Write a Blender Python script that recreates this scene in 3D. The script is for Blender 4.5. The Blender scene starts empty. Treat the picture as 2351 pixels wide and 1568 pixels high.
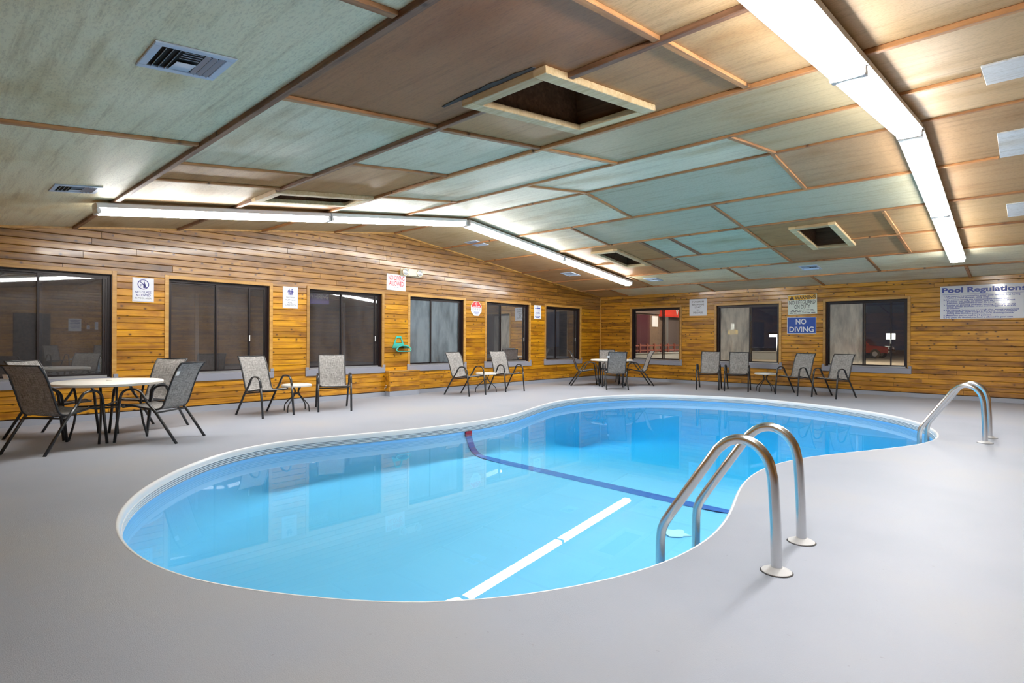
import bpy, bmesh, math, random
from mathutils import Matrix, Vector
from mathutils.geometry import tessellate_polygon

# ------------------------------------------------------------------ camera, world, exposure
scene = bpy.context.scene
COL = scene.collection
random.seed(7)
EYE = 1.23
FPX, YAW, HORIZON, ROLL = 1294.329, 0.749826, 778.948, 0.004922
cam_d = bpy.data.cameras.new('camera')
cam = bpy.data.objects.new('camera', cam_d)
COL.objects.link(cam)
cam_d.sensor_fit = 'HORIZONTAL'
cam_d.sensor_width = 36.0
cam_d.lens = 36.0 * FPX / 2351.0
cam_d.shift_y = (HORIZON - 784.0) / 2351.0
cam_d.clip_start = 0.05
cam_d.clip_end = 300
cam.matrix_world = (Matrix.Translation((0, 0, EYE)) @ Matrix.Rotation(YAW, 4, 'Z')
                    @ Matrix.Rotation(math.pi / 2, 4, 'X') @ Matrix.Rotation(ROLL, 4, 'Z'))
scene.camera = cam

world = bpy.data.worlds.new('night_sky')
scene.world = world
world.use_nodes = True
wbg = world.node_tree.nodes['Background']
wbg.inputs[0].default_value = (0.012, 0.014, 0.024, 1)
wbg.inputs[1].default_value = 1.0

vs = scene.view_settings
vs.view_transform = 'Standard'
vs.look = 'None'
vs.exposure = 0.0
vs.gamma = 1.0
vs.use_curve_mapping = False
cy = scene.cycles
cy.max_bounces = 8
cy.diffuse_bounces = 4
cy.glossy_bounces = 4
cy.transmission_bounces = 4
cy.transparent_max_bounces = 16
cy.volume_bounces = 0
cy.sample_clamp_indirect = 6.0
cy.caustics_reflective = False
cy.caustics_refractive = False
cy.use_denoising = True
cy.use_light_tree = False
cy.use_adaptive_sampling = True
cy.adaptive_threshold = 0.02

LAMP_STRENGTH = 52.0

# ------------------------------------------------------------------ room constants
XL, YB, XR, YN = -10.2388, 15.1389, 5.2, -0.70
RY, RZ = 7.2, 3.53
S1, S2 = 0.1262, 0.11929


def ceil_z(y):
    return RZ - S1 * (RY - y) if y < RY else RZ - S2 * (y - RY)


# ------------------------------------------------------------------ helpers
def link(name, me, parent=None, mat=None, color=None):
    o = bpy.data.objects.new(name, me)
    COL.objects.link(o)
    if parent is not None:
        o.parent = parent
    if mat is not None and me is not None:
        if not me.materials:
            me.materials.append(mat)
    if color is not None:
        o.color = (*color, 1)
    return o


def mesh(name, verts, faces, mat=None, parent=None, smooth=False, color=None, fix=True):
    me = bpy.data.meshes.new(name)
    me.from_pydata([tuple(v) for v in verts], [], faces)
    if fix:
        bm = bmesh.new()
        bm.from_mesh(me)
        bmesh.ops.recalc_face_normals(bm, faces=bm.faces)
        bm.to_mesh(me)
        bm.free()
    if smooth:
        for p in me.polygons:
            p.use_smooth = True
    me.update()
    return link(name, me, parent, mat, color)


class G:
    """collects simple solids into one mesh"""

    def __init__(self):
        self.v, self.f = [], []

    def add(self, v, f):
        n = len(self.v)
        self.v += [tuple(p) for p in v]
        self.f += [tuple(i + n for i in q) for q in f]
        return self

    def box(self, a, b):
        x0, y0, z0 = a
        x1, y1, z1 = b
        v = [(x0, y0, z0), (x1, y0, z0), (x1, y1, z0), (x0, y1, z0),
             (x0, y0, z1), (x1, y0, z1), (x1, y1, z1), (x0, y1, z1)]
        f = [(0, 3, 2, 1), (4, 5, 6, 7), (0, 1, 5, 4), (1, 2, 6, 5), (2, 3, 7, 6), (3, 0, 4, 7)]
        return self.add(v, f)

    def bbox(self, a, b, c=0.004):
        """box with chamfered edges along its two longest directions (12 side faces kept low)"""
        x0, y0, z0 = a
        x1, y1, z1 = b
        rings = []
        for z, k in ((z0, c), (z0 + c, 0), (z1 - c, 0), (z1, c)):
            rings.append([(x0 + k, y0 + k, z), (x1 - k, y0 + k, z), (x1 - k, y1 - k, z), (x0 + k, y1 - k, z)])
        v = [p for r in rings for p in r]
        f = [(3, 2, 1, 0), (12, 13, 14, 15)]
        for r in range(3):
            for i in range(4):
                j = (i + 1) % 4
                f.append((r * 4 + i, r * 4 + j, r * 4 + 4 + j, r * 4 + 4 + i))
        return self.add(v, f)

    def prism(self, poly, z0, z1):
        n = len(poly)
        v = [(x, y, z0) for x, y in poly] + [(x, y, z1) for x, y in poly]
        f = [tuple(range(n))[::-1], tuple(range(n, 2 * n))]
        f += [(i, (i + 1) % n, n + (i + 1) % n, n + i) for i in range(n)]
        return self.add(v, f)

    def tube(self, path, rx, ry=None, seg=8, up=(1, 0, 0), closed=False):
        """sweep an ellipse: rx along 'up', ry across it"""
        ry = ry or rx
        P = [Vector(p) for p in path]
        n = len(P)
        v = []
        for i, p in enumerate(P):
            if closed:
                t = (P[(i + 1) % n] - P[i - 1]).normalized()
            elif i == 0:
                t = (P[1] - P[0]).normalized()
            elif i == n - 1:
                t = (P[-1] - P[-2]).normalized()
            else:
                t = ((P[i + 1] - p).normalized() + (p - P[i - 1]).normalized()).normalized()
            u = Vector(up)
            u = u - t * u.dot(t)
            if u.length < 1e-4:
                u = t.orthogonal()
            u.normalize()
            w = t.cross(u)
            for k in range(seg):
                a = 2 * math.pi * (k + 0.5) / seg
                v.append(p + u * (rx * math.cos(a)) + w * (ry * math.sin(a)))
        f = []
        m = n if closed else n - 1
        for i in range(m):
            for k in range(seg):
                a, b = i * seg + k, i * seg + (k + 1) % seg
                c, d = ((i + 1) % n) * seg + (k + 1) % seg, ((i + 1) % n) * seg + k
                f.append((a, b, c, d))
        if not closed:
            f.append(tuple(range(seg))[::-1])
            f.append(tuple((n - 1) * seg + k for k in range(seg)))
        return self.add(v, f)

    def lathe(self, prof, seg=32, c=(0, 0)):
        n = len(prof)
        v = []
        for r, z in prof:
            for k in range(seg):
                a = 2 * math.pi * k / seg
                v.append((c[0] + r * math.cos(a), c[1] + r * math.sin(a), z))
        f = []
        for i in range(n - 1):
            for k in range(seg):
                f.append((i * seg + k, i * seg + (k + 1) % seg, (i + 1) * seg + (k + 1) % seg, (i + 1) * seg + k))
        f.append(tuple(range(seg))[::-1])
        f.append(tuple((n - 1) * seg + k for k in range(seg)))
        return self.add(v, f)

    def build(self, name, mat, parent=None, smooth=False, color=None):
        return mesh(name, self.v, self.f, mat, parent, smooth, color)


def auto_smooth(o, ang=40):
    me = o.data
    bm = bmesh.new()
    bm.from_mesh(me)
    for e in bm.edges:
        e.smooth = len(e.link_faces) == 2 and e.calc_face_angle(0) < math.radians(ang)
    for fc in bm.faces:
        fc.smooth = True
    bm.to_mesh(me)
    bm.free()
    return o


def tag(o, label=None, cat=None, group=None, kind=None):
    if label:
        o['label'] = label
    if cat:
        o['category'] = cat
    if group:
        o['group'] = group
    if kind:
        o['kind'] = kind
    return o


def empty(name, M=None, parent=None):
    o = bpy.data.objects.new(name, None)
    o.empty_display_size = 0.1
    COL.objects.link(o)
    if parent:
        o.parent = parent
    if M is not None:
        o.matrix_world = M
    return o


def copy_tree(o, parent=None):
    c = o.copy()
    COL.objects.link(c)
    c.parent = parent
    for ch in list(o.children):
        copy_tree(ch, c)
    return c


def at(x, y, z=0, rz=0):
    return Matrix.Translation((x, y, z)) @ Matrix.Rotation(rz, 4, 'Z')


def frame_matrix(o, X, Y, Z):
    return Matrix(((X[0], Y[0], Z[0], o[0]), (X[1], Y[1], Z[1], o[1]), (X[2], Y[2], Z[2], o[2]), (0, 0, 0, 1)))


# local x = along the wall, y = up, z = out into the room
ML = frame_matrix((XL, 0, 0), (0, 1, 0), (0, 0, 1), (1, 0, 0))
MB = frame_matrix((0, YB, 0), (1, 0, 0), (0, 0, 1), (0, -1, 0))
MN = frame_matrix((0, YN, 0), (-1, 0, 0), (0, 0, 1), (0, 1, 0))
MR = frame_matrix((XR, 0, 0), (0, -1, 0), (0, 0, 1), (-1, 0, 0))


def ceil_matrix(x, y, drop=0.0):
    ang = math.atan(S1) if y < RY else -math.atan(S2)
    return Matrix.Translation((x, y, ceil_z(y))) @ Matrix.Rotation(ang, 4, 'X') @ Matrix.Translation((0, 0, -drop))


# ------------------------------------------------------------------ materials
def srgb(r, g, b):
    def c(v):
        v /= 255.0
        return v / 12.92 if v <= 0.04045 else ((v + 0.055) / 1.055) ** 2.4
    return (c(r), c(g), c(b))


class N:
    def __init__(self, name):
        self.m = bpy.data.materials.new(name)
        self.m.use_nodes = True
        self.t = self.m.node_tree
        self.t.nodes.clear()
        self.out = self.t.nodes.new('ShaderNodeOutputMaterial')

    def n(self, typ, **kw):
        nd = self.t.nodes.new(typ)
        for k, v in kw.items():
            if k.startswith('i_'):
                nd.inputs[k[2:].replace('_', ' ')].default_value = v
            else:
                setattr(nd, k, v)
        return nd

    def l(self, a, b):
        self.t.links.new(a, b)

    def bsdf(self, color=(0.8, 0.8, 0.8), rough=0.5, metal=0.0, spec=0.5, coat=0.0):
        b = self.n('ShaderNodeBsdfPrincipled')
        b.inputs['Base Color'].default_value = (*color, 1)
        b.inputs['Roughness'].default_value = rough
        b.inputs['Metallic'].default_value = metal
        b.inputs['Specular IOR Level'].default_value = spec
        b.inputs['Coat Weight'].default_value = coat
        b.inputs['Coat Roughness'].default_value = 0.12
        self.l(b.outputs[0], self.out.inputs['Surface'])
        return b

    def ramp(self, fac, stops):
        r = self.n('ShaderNodeValToRGB')
        e = r.color_ramp.elements
        while len(e) < len(stops):
            e.new(0.5)
        for i, (p, c) in enumerate(stops):
            e[i].position = p
            e[i].color = (*c, 1)
        self.l(fac, r.inputs[0])
        return r.outputs[0]

    def mix(self, a, b, fac, mode='MIX'):
        m = self.n('ShaderNodeMix', data_type='RGBA', blend_type=mode)
        for s, v in ((m.inputs[0], fac), (m.inputs[6], a), (m.inputs[7], b)):
            if hasattr(v, 'links'):
                self.l(v, s)
            elif isinstance(v, (int, float)):
                s.default_value = v
            else:
                s.default_value = (*v, 1)
        return m.outputs[2]

    def math(self, op, a, b=0.0, clamp=False):
        m = self.n('ShaderNodeMath', operation=op, use_clamp=clamp)
        for s, v in ((m.inputs[0], a), (m.inputs[1], b)):
            if hasattr(v, 'links'):
                self.l(v, s)
            else:
                s.default_value = v
        return m.outputs[0]

    def coords(self, scale=(1, 1, 1), rand=True):
        tc = self.n('ShaderNodeTexCoord')
        mp = self.n('ShaderNodeMapping')
        mp.inputs['Scale'].default_value = scale
        self.l(tc.outputs['Object'], mp.inputs[0])
        if not rand:
            return mp.outputs[0]
        oi = self.n('ShaderNodeObjectInfo')
        vm = self.n('ShaderNodeVectorMath', operation='SCALE')
        cb = self.n('ShaderNodeCombineXYZ')
        for k in range(3):
            self.l(oi.outputs['Random'], cb.inputs[k])
        self.l(cb.outputs[0], vm.inputs[0])
        vm.inputs['Scale'].default_value = 57.0
        ad = self.n('ShaderNodeVectorMath', operation='ADD')
        self.l(mp.outputs[0], ad.inputs[0])
        self.l(vm.outputs[0], ad.inputs[1])
        return ad.outputs[0]

    def noise(self, vec, scale, detail=4.0, rough=0.55, dist=0.0):
        n = self.n('ShaderNodeTexNoise')
        n.inputs['Scale'].default_value = scale
        n.inputs['Detail'].default_value = detail
        n.inputs['Roughness'].default_value = rough
        n.inputs['Distortion'].default_value = dist
        if vec is not None:
            self.l(vec, n.inputs['Vector'])
        return n.outputs[0]

    def bump(self, h, bsdf, strength=0.2, dist=0.01):
        b = self.n('ShaderNodeBump')
        b.inputs['Strength'].default_value = strength
        b.inputs['Distance'].default_value = dist
        self.l(h, b.inputs['Height'])
        self.l(b.outputs[0], bsdf.inputs['Normal'])


def plain(name, color, rough=0.5, metal=0.0, spec=0.5, coat=0.0):
    k = N(name)
    k.bsdf(color, rough, metal, spec, coat)
    return k.m


def pine(name, dark, mid, light, knot, rough=0.30, coat=0.35, knots=True):
    k = N(name)
    b = k.bsdf(mid, rough, coat=coat)
    v = k.coords((1.3, 26.0, 26.0))
    g = k.noise(v, 1.0, 5.0, 0.6, 0.6)
    c = k.ramp(g, [(0.28, dark), (0.5, mid), (0.72, light)])
    v2 = k.coords((0.9, 2.0, 2.0))
    blotch = k.noise(v2, 2.2, 4.0)
    c = k.mix(c, k.mix(c, dark, 0.9), k.ramp(blotch, [(0.50, (0, 0, 0)), (0.70, (1, 1, 1))]))
    oi = k.n('ShaderNodeObjectInfo')
    tone = k.ramp(oi.outputs['Random'], [(0.0, (0.66, 0.62, 0.58)), (0.45, (1, 1, 1)), (1.0, (1.12, 1.12, 1.05))])
    c = k.mix(c, tone, 1.0, 'MULTIPLY')
    if knots:
        vo = k.n('ShaderNodeTexVoronoi')
        vo.voronoi_dimensions = '2D'
        vo.inputs['Scale'].default_value = 6.5
        k.l(k.coords((1.0, 1.25, 0.0)), vo.inputs['Vector'])
        sel = k.n('ShaderNodeSeparateColor')
        k.l(vo.outputs['Color'], sel.inputs[0])
        pick = k.math('GREATER_THAN', sel.outputs[0], 0.72)
        kn = k.ramp(vo.outputs['Distance'], [(0.07, (1, 1, 1)), (0.11, (0.45, 0.45, 0.45)), (0.22, (0, 0, 0))])
        c = k.mix(c, knot, k.math('MULTIPLY', kn, k.math('MULTIPLY', pick, 0.9)))
    k.l(c, b.inputs['Base Color'])
    rr = k.ramp(g, [(0.3, (rough + 0.12,) * 3), (0.7, (rough - 0.04,) * 3)])
    k.l(rr, b.inputs['Roughness'])
    k.bump(k.noise(k.coords((2.5, 9.0, 9.0)), 1.0, 2.0), b, 0.25, 0.012)
    return k.m


M = {}
M['pine'] = pine('varnished_pine', (0.23, 0.080, 0.004), (0.50, 0.225, 0.007), (0.64, 0.325, 0.014), (0.06, 0.02, 0.005))
M['pine_upper'] = pine('varnished_pine_upper', (0.11, 0.042, 0.007), (0.27, 0.122, 0.018), (0.39, 0.195, 0.036), (0.05, 0.018, 0.008))  # darker, browner pine colours for the gable boards above the window heads
M['pine_back'] = pine('varnished_pine_dark', (0.20, 0.075, 0.007), (0.50, 0.225, 0.013), (0.66, 0.33, 0.026), (0.04, 0.014, 0.005))
M['trim_wood'] = pine('trim_pine', (0.36, 0.175, 0.035), (0.48, 0.26, 0.06), (0.57, 0.34, 0.095), (0.2, 0.08, 0.02), 0.35, 0.2, False)
M['batten'] = pine('batten_wood', (0.28, 0.125, 0.05), (0.46, 0.22, 0.085), (0.58, 0.30, 0.125), (0.08, 0.035, 0.015), 0.5, 0.0)
M['batten_dark'] = pine('batten_wood_dark', (0.12, 0.055, 0.03), (0.23, 0.115, 0.06), (0.33, 0.175, 0.10), (0.05, 0.02, 0.01), 0.5, 0.0)
M['fresh_pine'] = pine('fresh_pine', (0.52, 0.36, 0.18), (0.66, 0.50, 0.28), (0.74, 0.60, 0.38), (0.3, 0.15, 0.05), 0.55, 0.0, False)
M['backing'] = plain('dark_backing', (0.06, 0.03, 0.012), 0.8)


def ceiling_paint():
    k = N('painted_plywood')
    b = k.bsdf((0.5, 0.5, 0.45), 0.42)
    oi = k.n('ShaderNodeObjectInfo')
    base = oi.outputs['Color']
    streak = k.noise(k.coords((0.8, 13.0, 1.0)), 1.0, 5.0, 0.7, 0.4)
    c = k.mix(base, k.mix(base, (0.70, 0.65, 0.58), 1.0, 'MULTIPLY'), k.ramp(streak, [(0.50, (0, 0, 0)), (0.74, (1, 1, 1))]))
    big = k.noise(k.coords((0.6, 1.3, 1.0)), 1.3, 3.0)
    c = k.mix(c, k.mix(c, (0.80, 0.70, 0.56), 1.0, 'MULTIPLY'), k.ramp(big, [(0.52, (0, 0, 0)), (0.72, (1, 1, 1))]))
    fine = k.noise(k.coords((30.0, 90.0, 1.0)), 1.0, 2.0, 0.7)
    c = k.mix(c, k.mix(c, (0.80, 0.79, 0.77), 1.0, 'MULTIPLY'), k.ramp(fine, [(0.48, (0, 0, 0)), (0.68, (1, 1, 1))]))
    k.l(c, b.inputs['Base Color'])
    k.l(k.ramp(big, [(0.3, (0.42,) * 3), (0.7, (0.58,) * 3)]), b.inputs['Roughness'])
    k.bump(streak, b, 0.12, 0.01)
    return k.m


M['ceiling'] = ceiling_paint()


def deck_paint():
    k = N('grey_deck_paint')
    b = k.bsdf((0.55, 0.55, 0.59), 0.5, spec=0.35)
    v = k.coords((1, 1, 1), False)
    big = k.noise(v, 0.55, 4.0)
    c = k.ramp(big, [(0.3, srgb(146, 152, 164)), (0.5, srgb(154, 159, 171)), (0.72, srgb(161, 162, 166))])
    sp = k.noise(v, 26.0, 2.0, 0.7)
    c = k.mix(c, srgb(120, 118, 116), k.math('MULTIPLY', k.ramp(sp, [(0.70, (0, 0, 0)), (0.78, (1, 1, 1))]), 0.35))
    k.l(c, b.inputs['Base Color'])
    k.bump(k.noise(v, 190.0, 3.0, 0.6), b, 0.35, 0.004)
    return k.m


M['deck'] = deck_paint()
M['grey_paint'] = plain('grey_paint', srgb(138, 140, 152), 0.45)
M['frame'] = plain('bronze_aluminium', (0.018, 0.012, 0.013), 0.35, 0.3)
M['frame_brown'] = plain('brown_jamb', (0.035, 0.016, 0.014), 0.4)
M['track'] = plain('mill_aluminium', (0.45, 0.45, 0.46), 0.35, 0.8)
M['white_metal'] = plain('white_enamel', (0.80, 0.80, 0.80), 0.35)
M['white'] = plain('sign_white', srgb(222, 225, 232), 0.06)
M['black_metal'] = plain('black_powder_coat', (0.016, 0.017, 0.02), 0.33, 0.0, 0.6)
M['table_white'] = plain('table_top_white', srgb(226, 222, 214), 0.4)
M['tag_white'] = plain('tag_white', (0.8, 0.8, 0.8), 0.6)
M['steel'] = None
M['grey_white'] = plain('grey_white_plastic', (0.5, 0.5, 0.51), 0.5)
M['fence_red'] = plain('fence_brown_red', (0.22, 0.06, 0.04), 0.6)
M['vinyl'] = plain('coping_vinyl', (0.82, 0.83, 0.85), 0.25)
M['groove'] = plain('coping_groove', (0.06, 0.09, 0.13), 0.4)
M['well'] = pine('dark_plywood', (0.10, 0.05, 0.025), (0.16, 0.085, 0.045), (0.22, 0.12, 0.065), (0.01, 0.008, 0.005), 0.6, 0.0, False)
M['vent'] = plain('vent_enamel', srgb(190, 205, 225), 0.4)
M['black'] = plain('black_void', (0.006, 0.006, 0.007), 0.8)
M['navy'] = plain('navy_ink', srgb(52, 48, 128), 0.4)
M['ink'] = plain('black_ink', srgb(30, 30, 34), 0.4)
M['grey_ink'] = plain('grey_ink', srgb(95, 95, 100), 0.4)
M['red_ink'] = plain('red_ink', srgb(205, 40, 44), 0.4)
M['yellow'] = plain('warning_yellow', srgb(226, 170, 40), 0.4)
M['sign_blue'] = plain('sign_blue', srgb(10, 70, 160), 0.4)
M['rule_blue'] = plain('rule_blue', srgb(34, 62, 156), 0.3)
M['pale_green'] = plain('pale_sign_green', srgb(208, 216, 204), 0.35)
M['beige'] = plain('beige_plastic', srgb(216, 206, 178), 0.4)
M['teal'] = plain('teal_plastic', srgb(60, 170, 160), 0.35)
M['concrete'] = plain('concrete', (0.30, 0.31, 0.31), 0.7)
M['red_paint'] = plain('red_fascia', srgb(214, 60, 44), 0.4)
M['truck_red'] = plain('truck_red', (0.2, 0.008, 0.014), 0.25, 0.0, 0.5, 0.5)
M['tyre'] = plain('tyre', (0.02, 0.02, 0.02), 0.7)
M['dark_door'] = plain('dark_door', (0.06, 0.012, 0.02), 0.4)
M['dark_wall'] = plain('dark_wall', (0.10, 0.075, 0.07), 0.7)
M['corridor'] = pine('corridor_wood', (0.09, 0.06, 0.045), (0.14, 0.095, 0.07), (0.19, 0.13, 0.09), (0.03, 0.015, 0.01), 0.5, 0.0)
M['asphalt'] = plain('asphalt', (0.32, 0.28, 0.22), 0.9)


def steel():
    k = N('brushed_steel')
    b = k.bsdf((0.72, 0.72, 0.72), 0.27, 1.0)
    b.inputs['Roughness'].default_value = 0.23
    return k.m


M['steel'] = steel()


def sling():
    k = N('grey_mesh_sling')
    b = k.bsdf((0.3, 0.3, 0.3), 0.7, spec=0.2)
    a = k.noise(k.coords((150, 14, 14), False), 1.0, 2.0, 0.7)
    c2 = k.noise(k.coords((15, 170, 170), False), 1.0, 2.0, 0.7)
    w = k.math('MULTIPLY', k.math('ADD', a, c2), 0.5)
    c = k.ramp(w, [(0.36, srgb(92, 90, 90)), (0.5, srgb(138, 135, 133)), (0.64, srgb(172, 169, 166))])
    k.l(c, b.inputs['Base Color'])
    return k.m


M['sling'] = sling()


def glass(name, refl=0.14, tint=(0.75, 0.77, 0.80), fog=0.0, fogcol=(0.5, 0.53, 0.56), fogscale=2.0):
    k = N(name)
    tr = k.n('ShaderNodeBsdfTransparent')
    tr.inputs[0].default_value = (*tint, 1)
    gl = k.n('ShaderNodeBsdfGlossy')
    gl.inputs['Roughness'].default_value = 0.015
    gl.inputs[0].default_value = (0.9, 0.92, 0.95, 1)
    fr = k.n('ShaderNodeFresnel')
    fr.inputs[0].default_value = 1.5
    fac = k.math('ADD', fr.outputs[0], refl, True)
    mx = k.n('ShaderNodeMixShader')
    k.l(fac, mx.inputs[0])
    k.l(tr.outputs[0], mx.inputs[1])
    k.l(gl.outputs[0], mx.inputs[2])
    last = mx
    if fog > 0:
        df = k.n('ShaderNodeBsdfDiffuse')
        df.inputs[0].default_value = (*fogcol, 1)
        tl = k.n('ShaderNodeBsdfTranslucent')
        tl.inputs[0].default_value = (*fogcol, 1)
        ad = k.n('ShaderNodeMixShader')
        ad.inputs[0].default_value = 0.45
        k.l(df.outputs[0], ad.inputs[1])
        k.l(tl.outputs[0], ad.inputs[2])
        n = k.noise(k.coords((1.6, 0.4, 1)), fogscale, 6.0, 0.62, 0.25)
        ff = k.math('MULTIPLY', k.ramp(n, [(0.28, (0.35,) * 3), (0.6, (1, 1, 1))]), fog)
        m2 = k.n('ShaderNodeMixShader')
        k.l(ff, m2.inputs[0])
        k.l(mx.outputs[0], m2.inputs[1])
        k.l(ad.outputs[0], m2.inputs[2])
        last = m2
    k.l(last.outputs[0], k.out.inputs['Surface'])
    return k.m


M['glass'] = glass('window_glass', 0.21, fog=0.16, fogcol=(0.52, 0.52, 0.55))
M['glass_clear'] = glass('clear_window_glass', 0.02, (0.9, 0.9, 0.9), 0.07, (0.5, 0.47, 0.5))
M['glass_fog'] = glass('fogged_glass', 0.05, fog=0.62, fogcol=(0.46, 0.55, 0.62))
M['glass_fog_warm'] = glass('fogged_warm_glass', 0.03, fog=0.88, fogcol=(0.85, 0.78, 0.66), fogscale=3.0)


def emit(name, color, strength):
    k = N(name)
    e = k.n('ShaderNodeEmission')
    e.inputs[0].default_value = (*color, 1)
    e.inputs[1].default_value = strength
    k.l(e.outputs[0], k.out.inputs['Surface'])
    return k.m


M['lamp'] = emit('fluorescent_diffuser', (1.0, 0.985, 0.955), LAMP_STRENGTH)
M['street_lamp'] = emit('street_lamp_glow', (1.0, 0.97, 0.9), 30.0)
M['yellow_glow'] = emit('lit_yellow_sign', (1.0, 0.62, 0.03), 1.6)
M['white_glow'] = emit('lit_white_sign', (1.0, 1.0, 0.82), 4.0)


def water_mat():
    k = N('pool_water')
    tr = k.n('ShaderNodeBsdfTransparent')
    gl = k.n('ShaderNodeBsdfGlossy')
    gl.inputs['Roughness'].default_value = 0.0
    fr = k.n('ShaderNodeFresnel')
    ge = k.n('ShaderNodeNewGeometry')
    k.l(k.math('SUBTRACT', 1.33, k.math('MULTIPLY', ge.outputs['Backfacing'], 1.33 - 1 / 1.33)), fr.inputs[0])
    fac = k.math('MULTIPLY', fr.outputs[0], 0.75)
    mx = k.n('ShaderNodeMixShader')
    k.l(fac, mx.inputs[0])
    k.l(tr.outputs[0], mx.inputs[1])
    k.l(gl.outputs[0], mx.inputs[2])
    k.l(mx.outputs[0], k.out.inputs['Surface'])
    va = k.n('ShaderNodeVolumeAbsorption')
    va.inputs['Color'].default_value = (0.08, 0.90, 1.0, 1)
    va.inputs['Density'].default_value = 0.48
    k.l(va.outputs[0], k.out.inputs['Volume'])
    return k.m


M['water'] = water_mat()


def liner_mat():
    k = N('blue_pool_liner')
    b = k.bsdf((0.36, 0.72, 0.92), 0.5, spec=0.2)
    v = k.coords((1, 1, 1), False)
    n = k.noise(v, 1.2, 3.0)
    c = k.ramp(n, [(0.3, (0.30, 0.60, 0.92)), (0.7, (0.33, 0.64, 0.95))])
    sp = k.noise(v, 30.0, 2.0)
    c = k.mix(c, (0.25, 0.52, 0.72), k.math('MULTIPLY', k.ramp(sp, [(0.68, (0, 0, 0)), (0.76, (1, 1, 1))]), 0.4))
    k.l(c, b.inputs['Base Color'])
    return k.m


M['liner'] = liner_mat()
M['stripe'] = plain('navy_stripe', (0.06, 0.14, 0.52), 0.5)
M['red_stripe'] = plain('red_stripe', (0.45, 0.02, 0.04), 0.5)
M['patch_white'] = plain('liner_patch', (0.80, 0.90, 0.95), 0.5)


# ------------------------------------------------------------------ pool outline
RAW = [(-4.35, 0.9), (-4.65, 0.98), (-4.96, 1.1), (-5.29, 1.27), (-5.58, 1.47), (-5.9, 1.74), (-6.24, 2.09), (-6.46, 2.44),
       (-6.62, 2.95), (-6.56, 3.44), (-6.42, 3.99), (-6.27, 4.6), (-6.21, 5.1), (-6.16, 5.62), (-6.2, 6.29), (-6.38, 7.01),
       (-6.68, 7.74), (-7.04, 8.85), (-7.07, 9.91), (-6.69, 11.1), (-5.96, 11.82), (-4.79, 12.27), (-4.0, 12.26), (-2.71, 11.85),
       (-1.85, 11.26), (-1.31, 10.51), (-1.04, 9.79), (-0.91, 9.18), (-0.91, 8.77), (-0.98, 8.39), (-1.03, 8.16), (-1.25, 7.65),
       (-1.58, 6.93), (-1.78, 6.47), (-1.88, 6.02), (-1.92, 5.68), (-1.91, 5.37), (-1.85, 4.95), (-1.73, 4.49), (-1.59, 4.05),
       (-1.51, 3.7), (-1.46, 3.34), (-1.46, 3.13), (-1.48, 2.88), (-1.52, 2.67), (-1.56, 2.52), (-1.68, 2.24), (-1.82, 1.96),
       (-2.03, 1.67), (-2.13, 1.57), (-2.34, 1.41), (-2.58, 1.27), (-2.88, 1.09), (-3.16, 0.97), (-3.38, 0.91), (-3.71, 0.87),
       (-3.94, 0.86), (-4.14, 0.88)]


def smooth_outline(pts, n):
    P = [Vector(p) for p in pts]
    m = len(P)
    d = []
    for i in range(m):
        a, b, c, e = P[i - 1], P[i], P[(i + 1) % m], P[(i + 2) % m]
        for k in range(8):
            t = k / 8
            d.append(0.5 * ((2 * b) + (c - a) * t + (2 * a - 5 * b + 4 * c - e) * t * t + (3 * b - a - 3 * c + e) * t ** 3))
    L = [0]
    for i in range(len(d)):
        L.append(L[-1] + (d[(i + 1) % len(d)] - d[i]).length)
    out, j = [], 0
    for k in range(n):
        s = L[-1] * k / n
        while L[j + 1] < s:
            j += 1
        t = (s - L[j]) / (L[j + 1] - L[j])
        out.append(d[j].lerp(d[(j + 1) % len(d)], t))
    for _ in range(10):
        out = [(out[i - 1] + out[i] * 2 + out[(i + 1) % n]) / 4 for i in range(n)]
    return out


NP_ = 240
POOL = smooth_outline(RAW, NP_)
NRM = []
area = sum(POOL[i].x * POOL[(i + 1) % NP_].y - POOL[(i + 1) % NP_].x * POOL[i].y for i in range(NP_))
for i in range(NP_):
    t = (POOL[(i + 1) % NP_] - POOL[i - 1]).normalized()
    nrm = Vector((-t.y, t.x)) if area > 0 else Vector((t.y, -t.x))
    NRM.append(nrm)            # inward


def ring(s, z):
    return [(p.x + q.x * s, p.y + q.y * s, z) for p, q in zip(POOL, NRM)]


def sweep_rings(name, prof, mat, parent, smooth=True):
    v, f = [], []
    for s, z in prof:
        v += ring(s, z)
    for r in range(len(prof) - 1):
        for i in range(NP_):
            j = (i + 1) % NP_
            f.append((r * NP_ + i, r * NP_ + j, (r + 1) * NP_ + j, (r + 1) * NP_ + i))
    o = mesh(name, v, f, mat, parent, smooth, fix=False)
    return o


# ------------------------------------------------------------------ floor
room_poly = [Vector((XL - 0.3, YN - 0.3, 0)), Vector((XR + 0.3, YN - 0.3, 0)), Vector((XR + 0.3, YB + 0.3, 0)), Vector((XL - 0.3, YB + 0.3, 0))]
hole = [Vector(p) for p in ring(0.005, 0.0)]
tris = tessellate_polygon([room_poly, hole])
fv = room_poly + hole
floor = mesh('floor', fv, [tuple(t) for t in tris], M['deck'])
for p in floor.data.polygons:
    if p.normal.z < 0:
        p.flip()
tag(floor, 'light grey painted concrete pool deck with a rough finish', kind='structure')

# ------------------------------------------------------------------ pool
WZ = -0.15


def floor_z(x, y):
    if y < 5.0:
        return -0.62 + 0.16 * (y - 1.0) / 4.0
    if y < 6.2:
        return -0.46 - 0.02 * (y - 5.0)
    return -0.484 - 0.5 * min(1.0, (y - 6.2) / 3.2)


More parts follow.
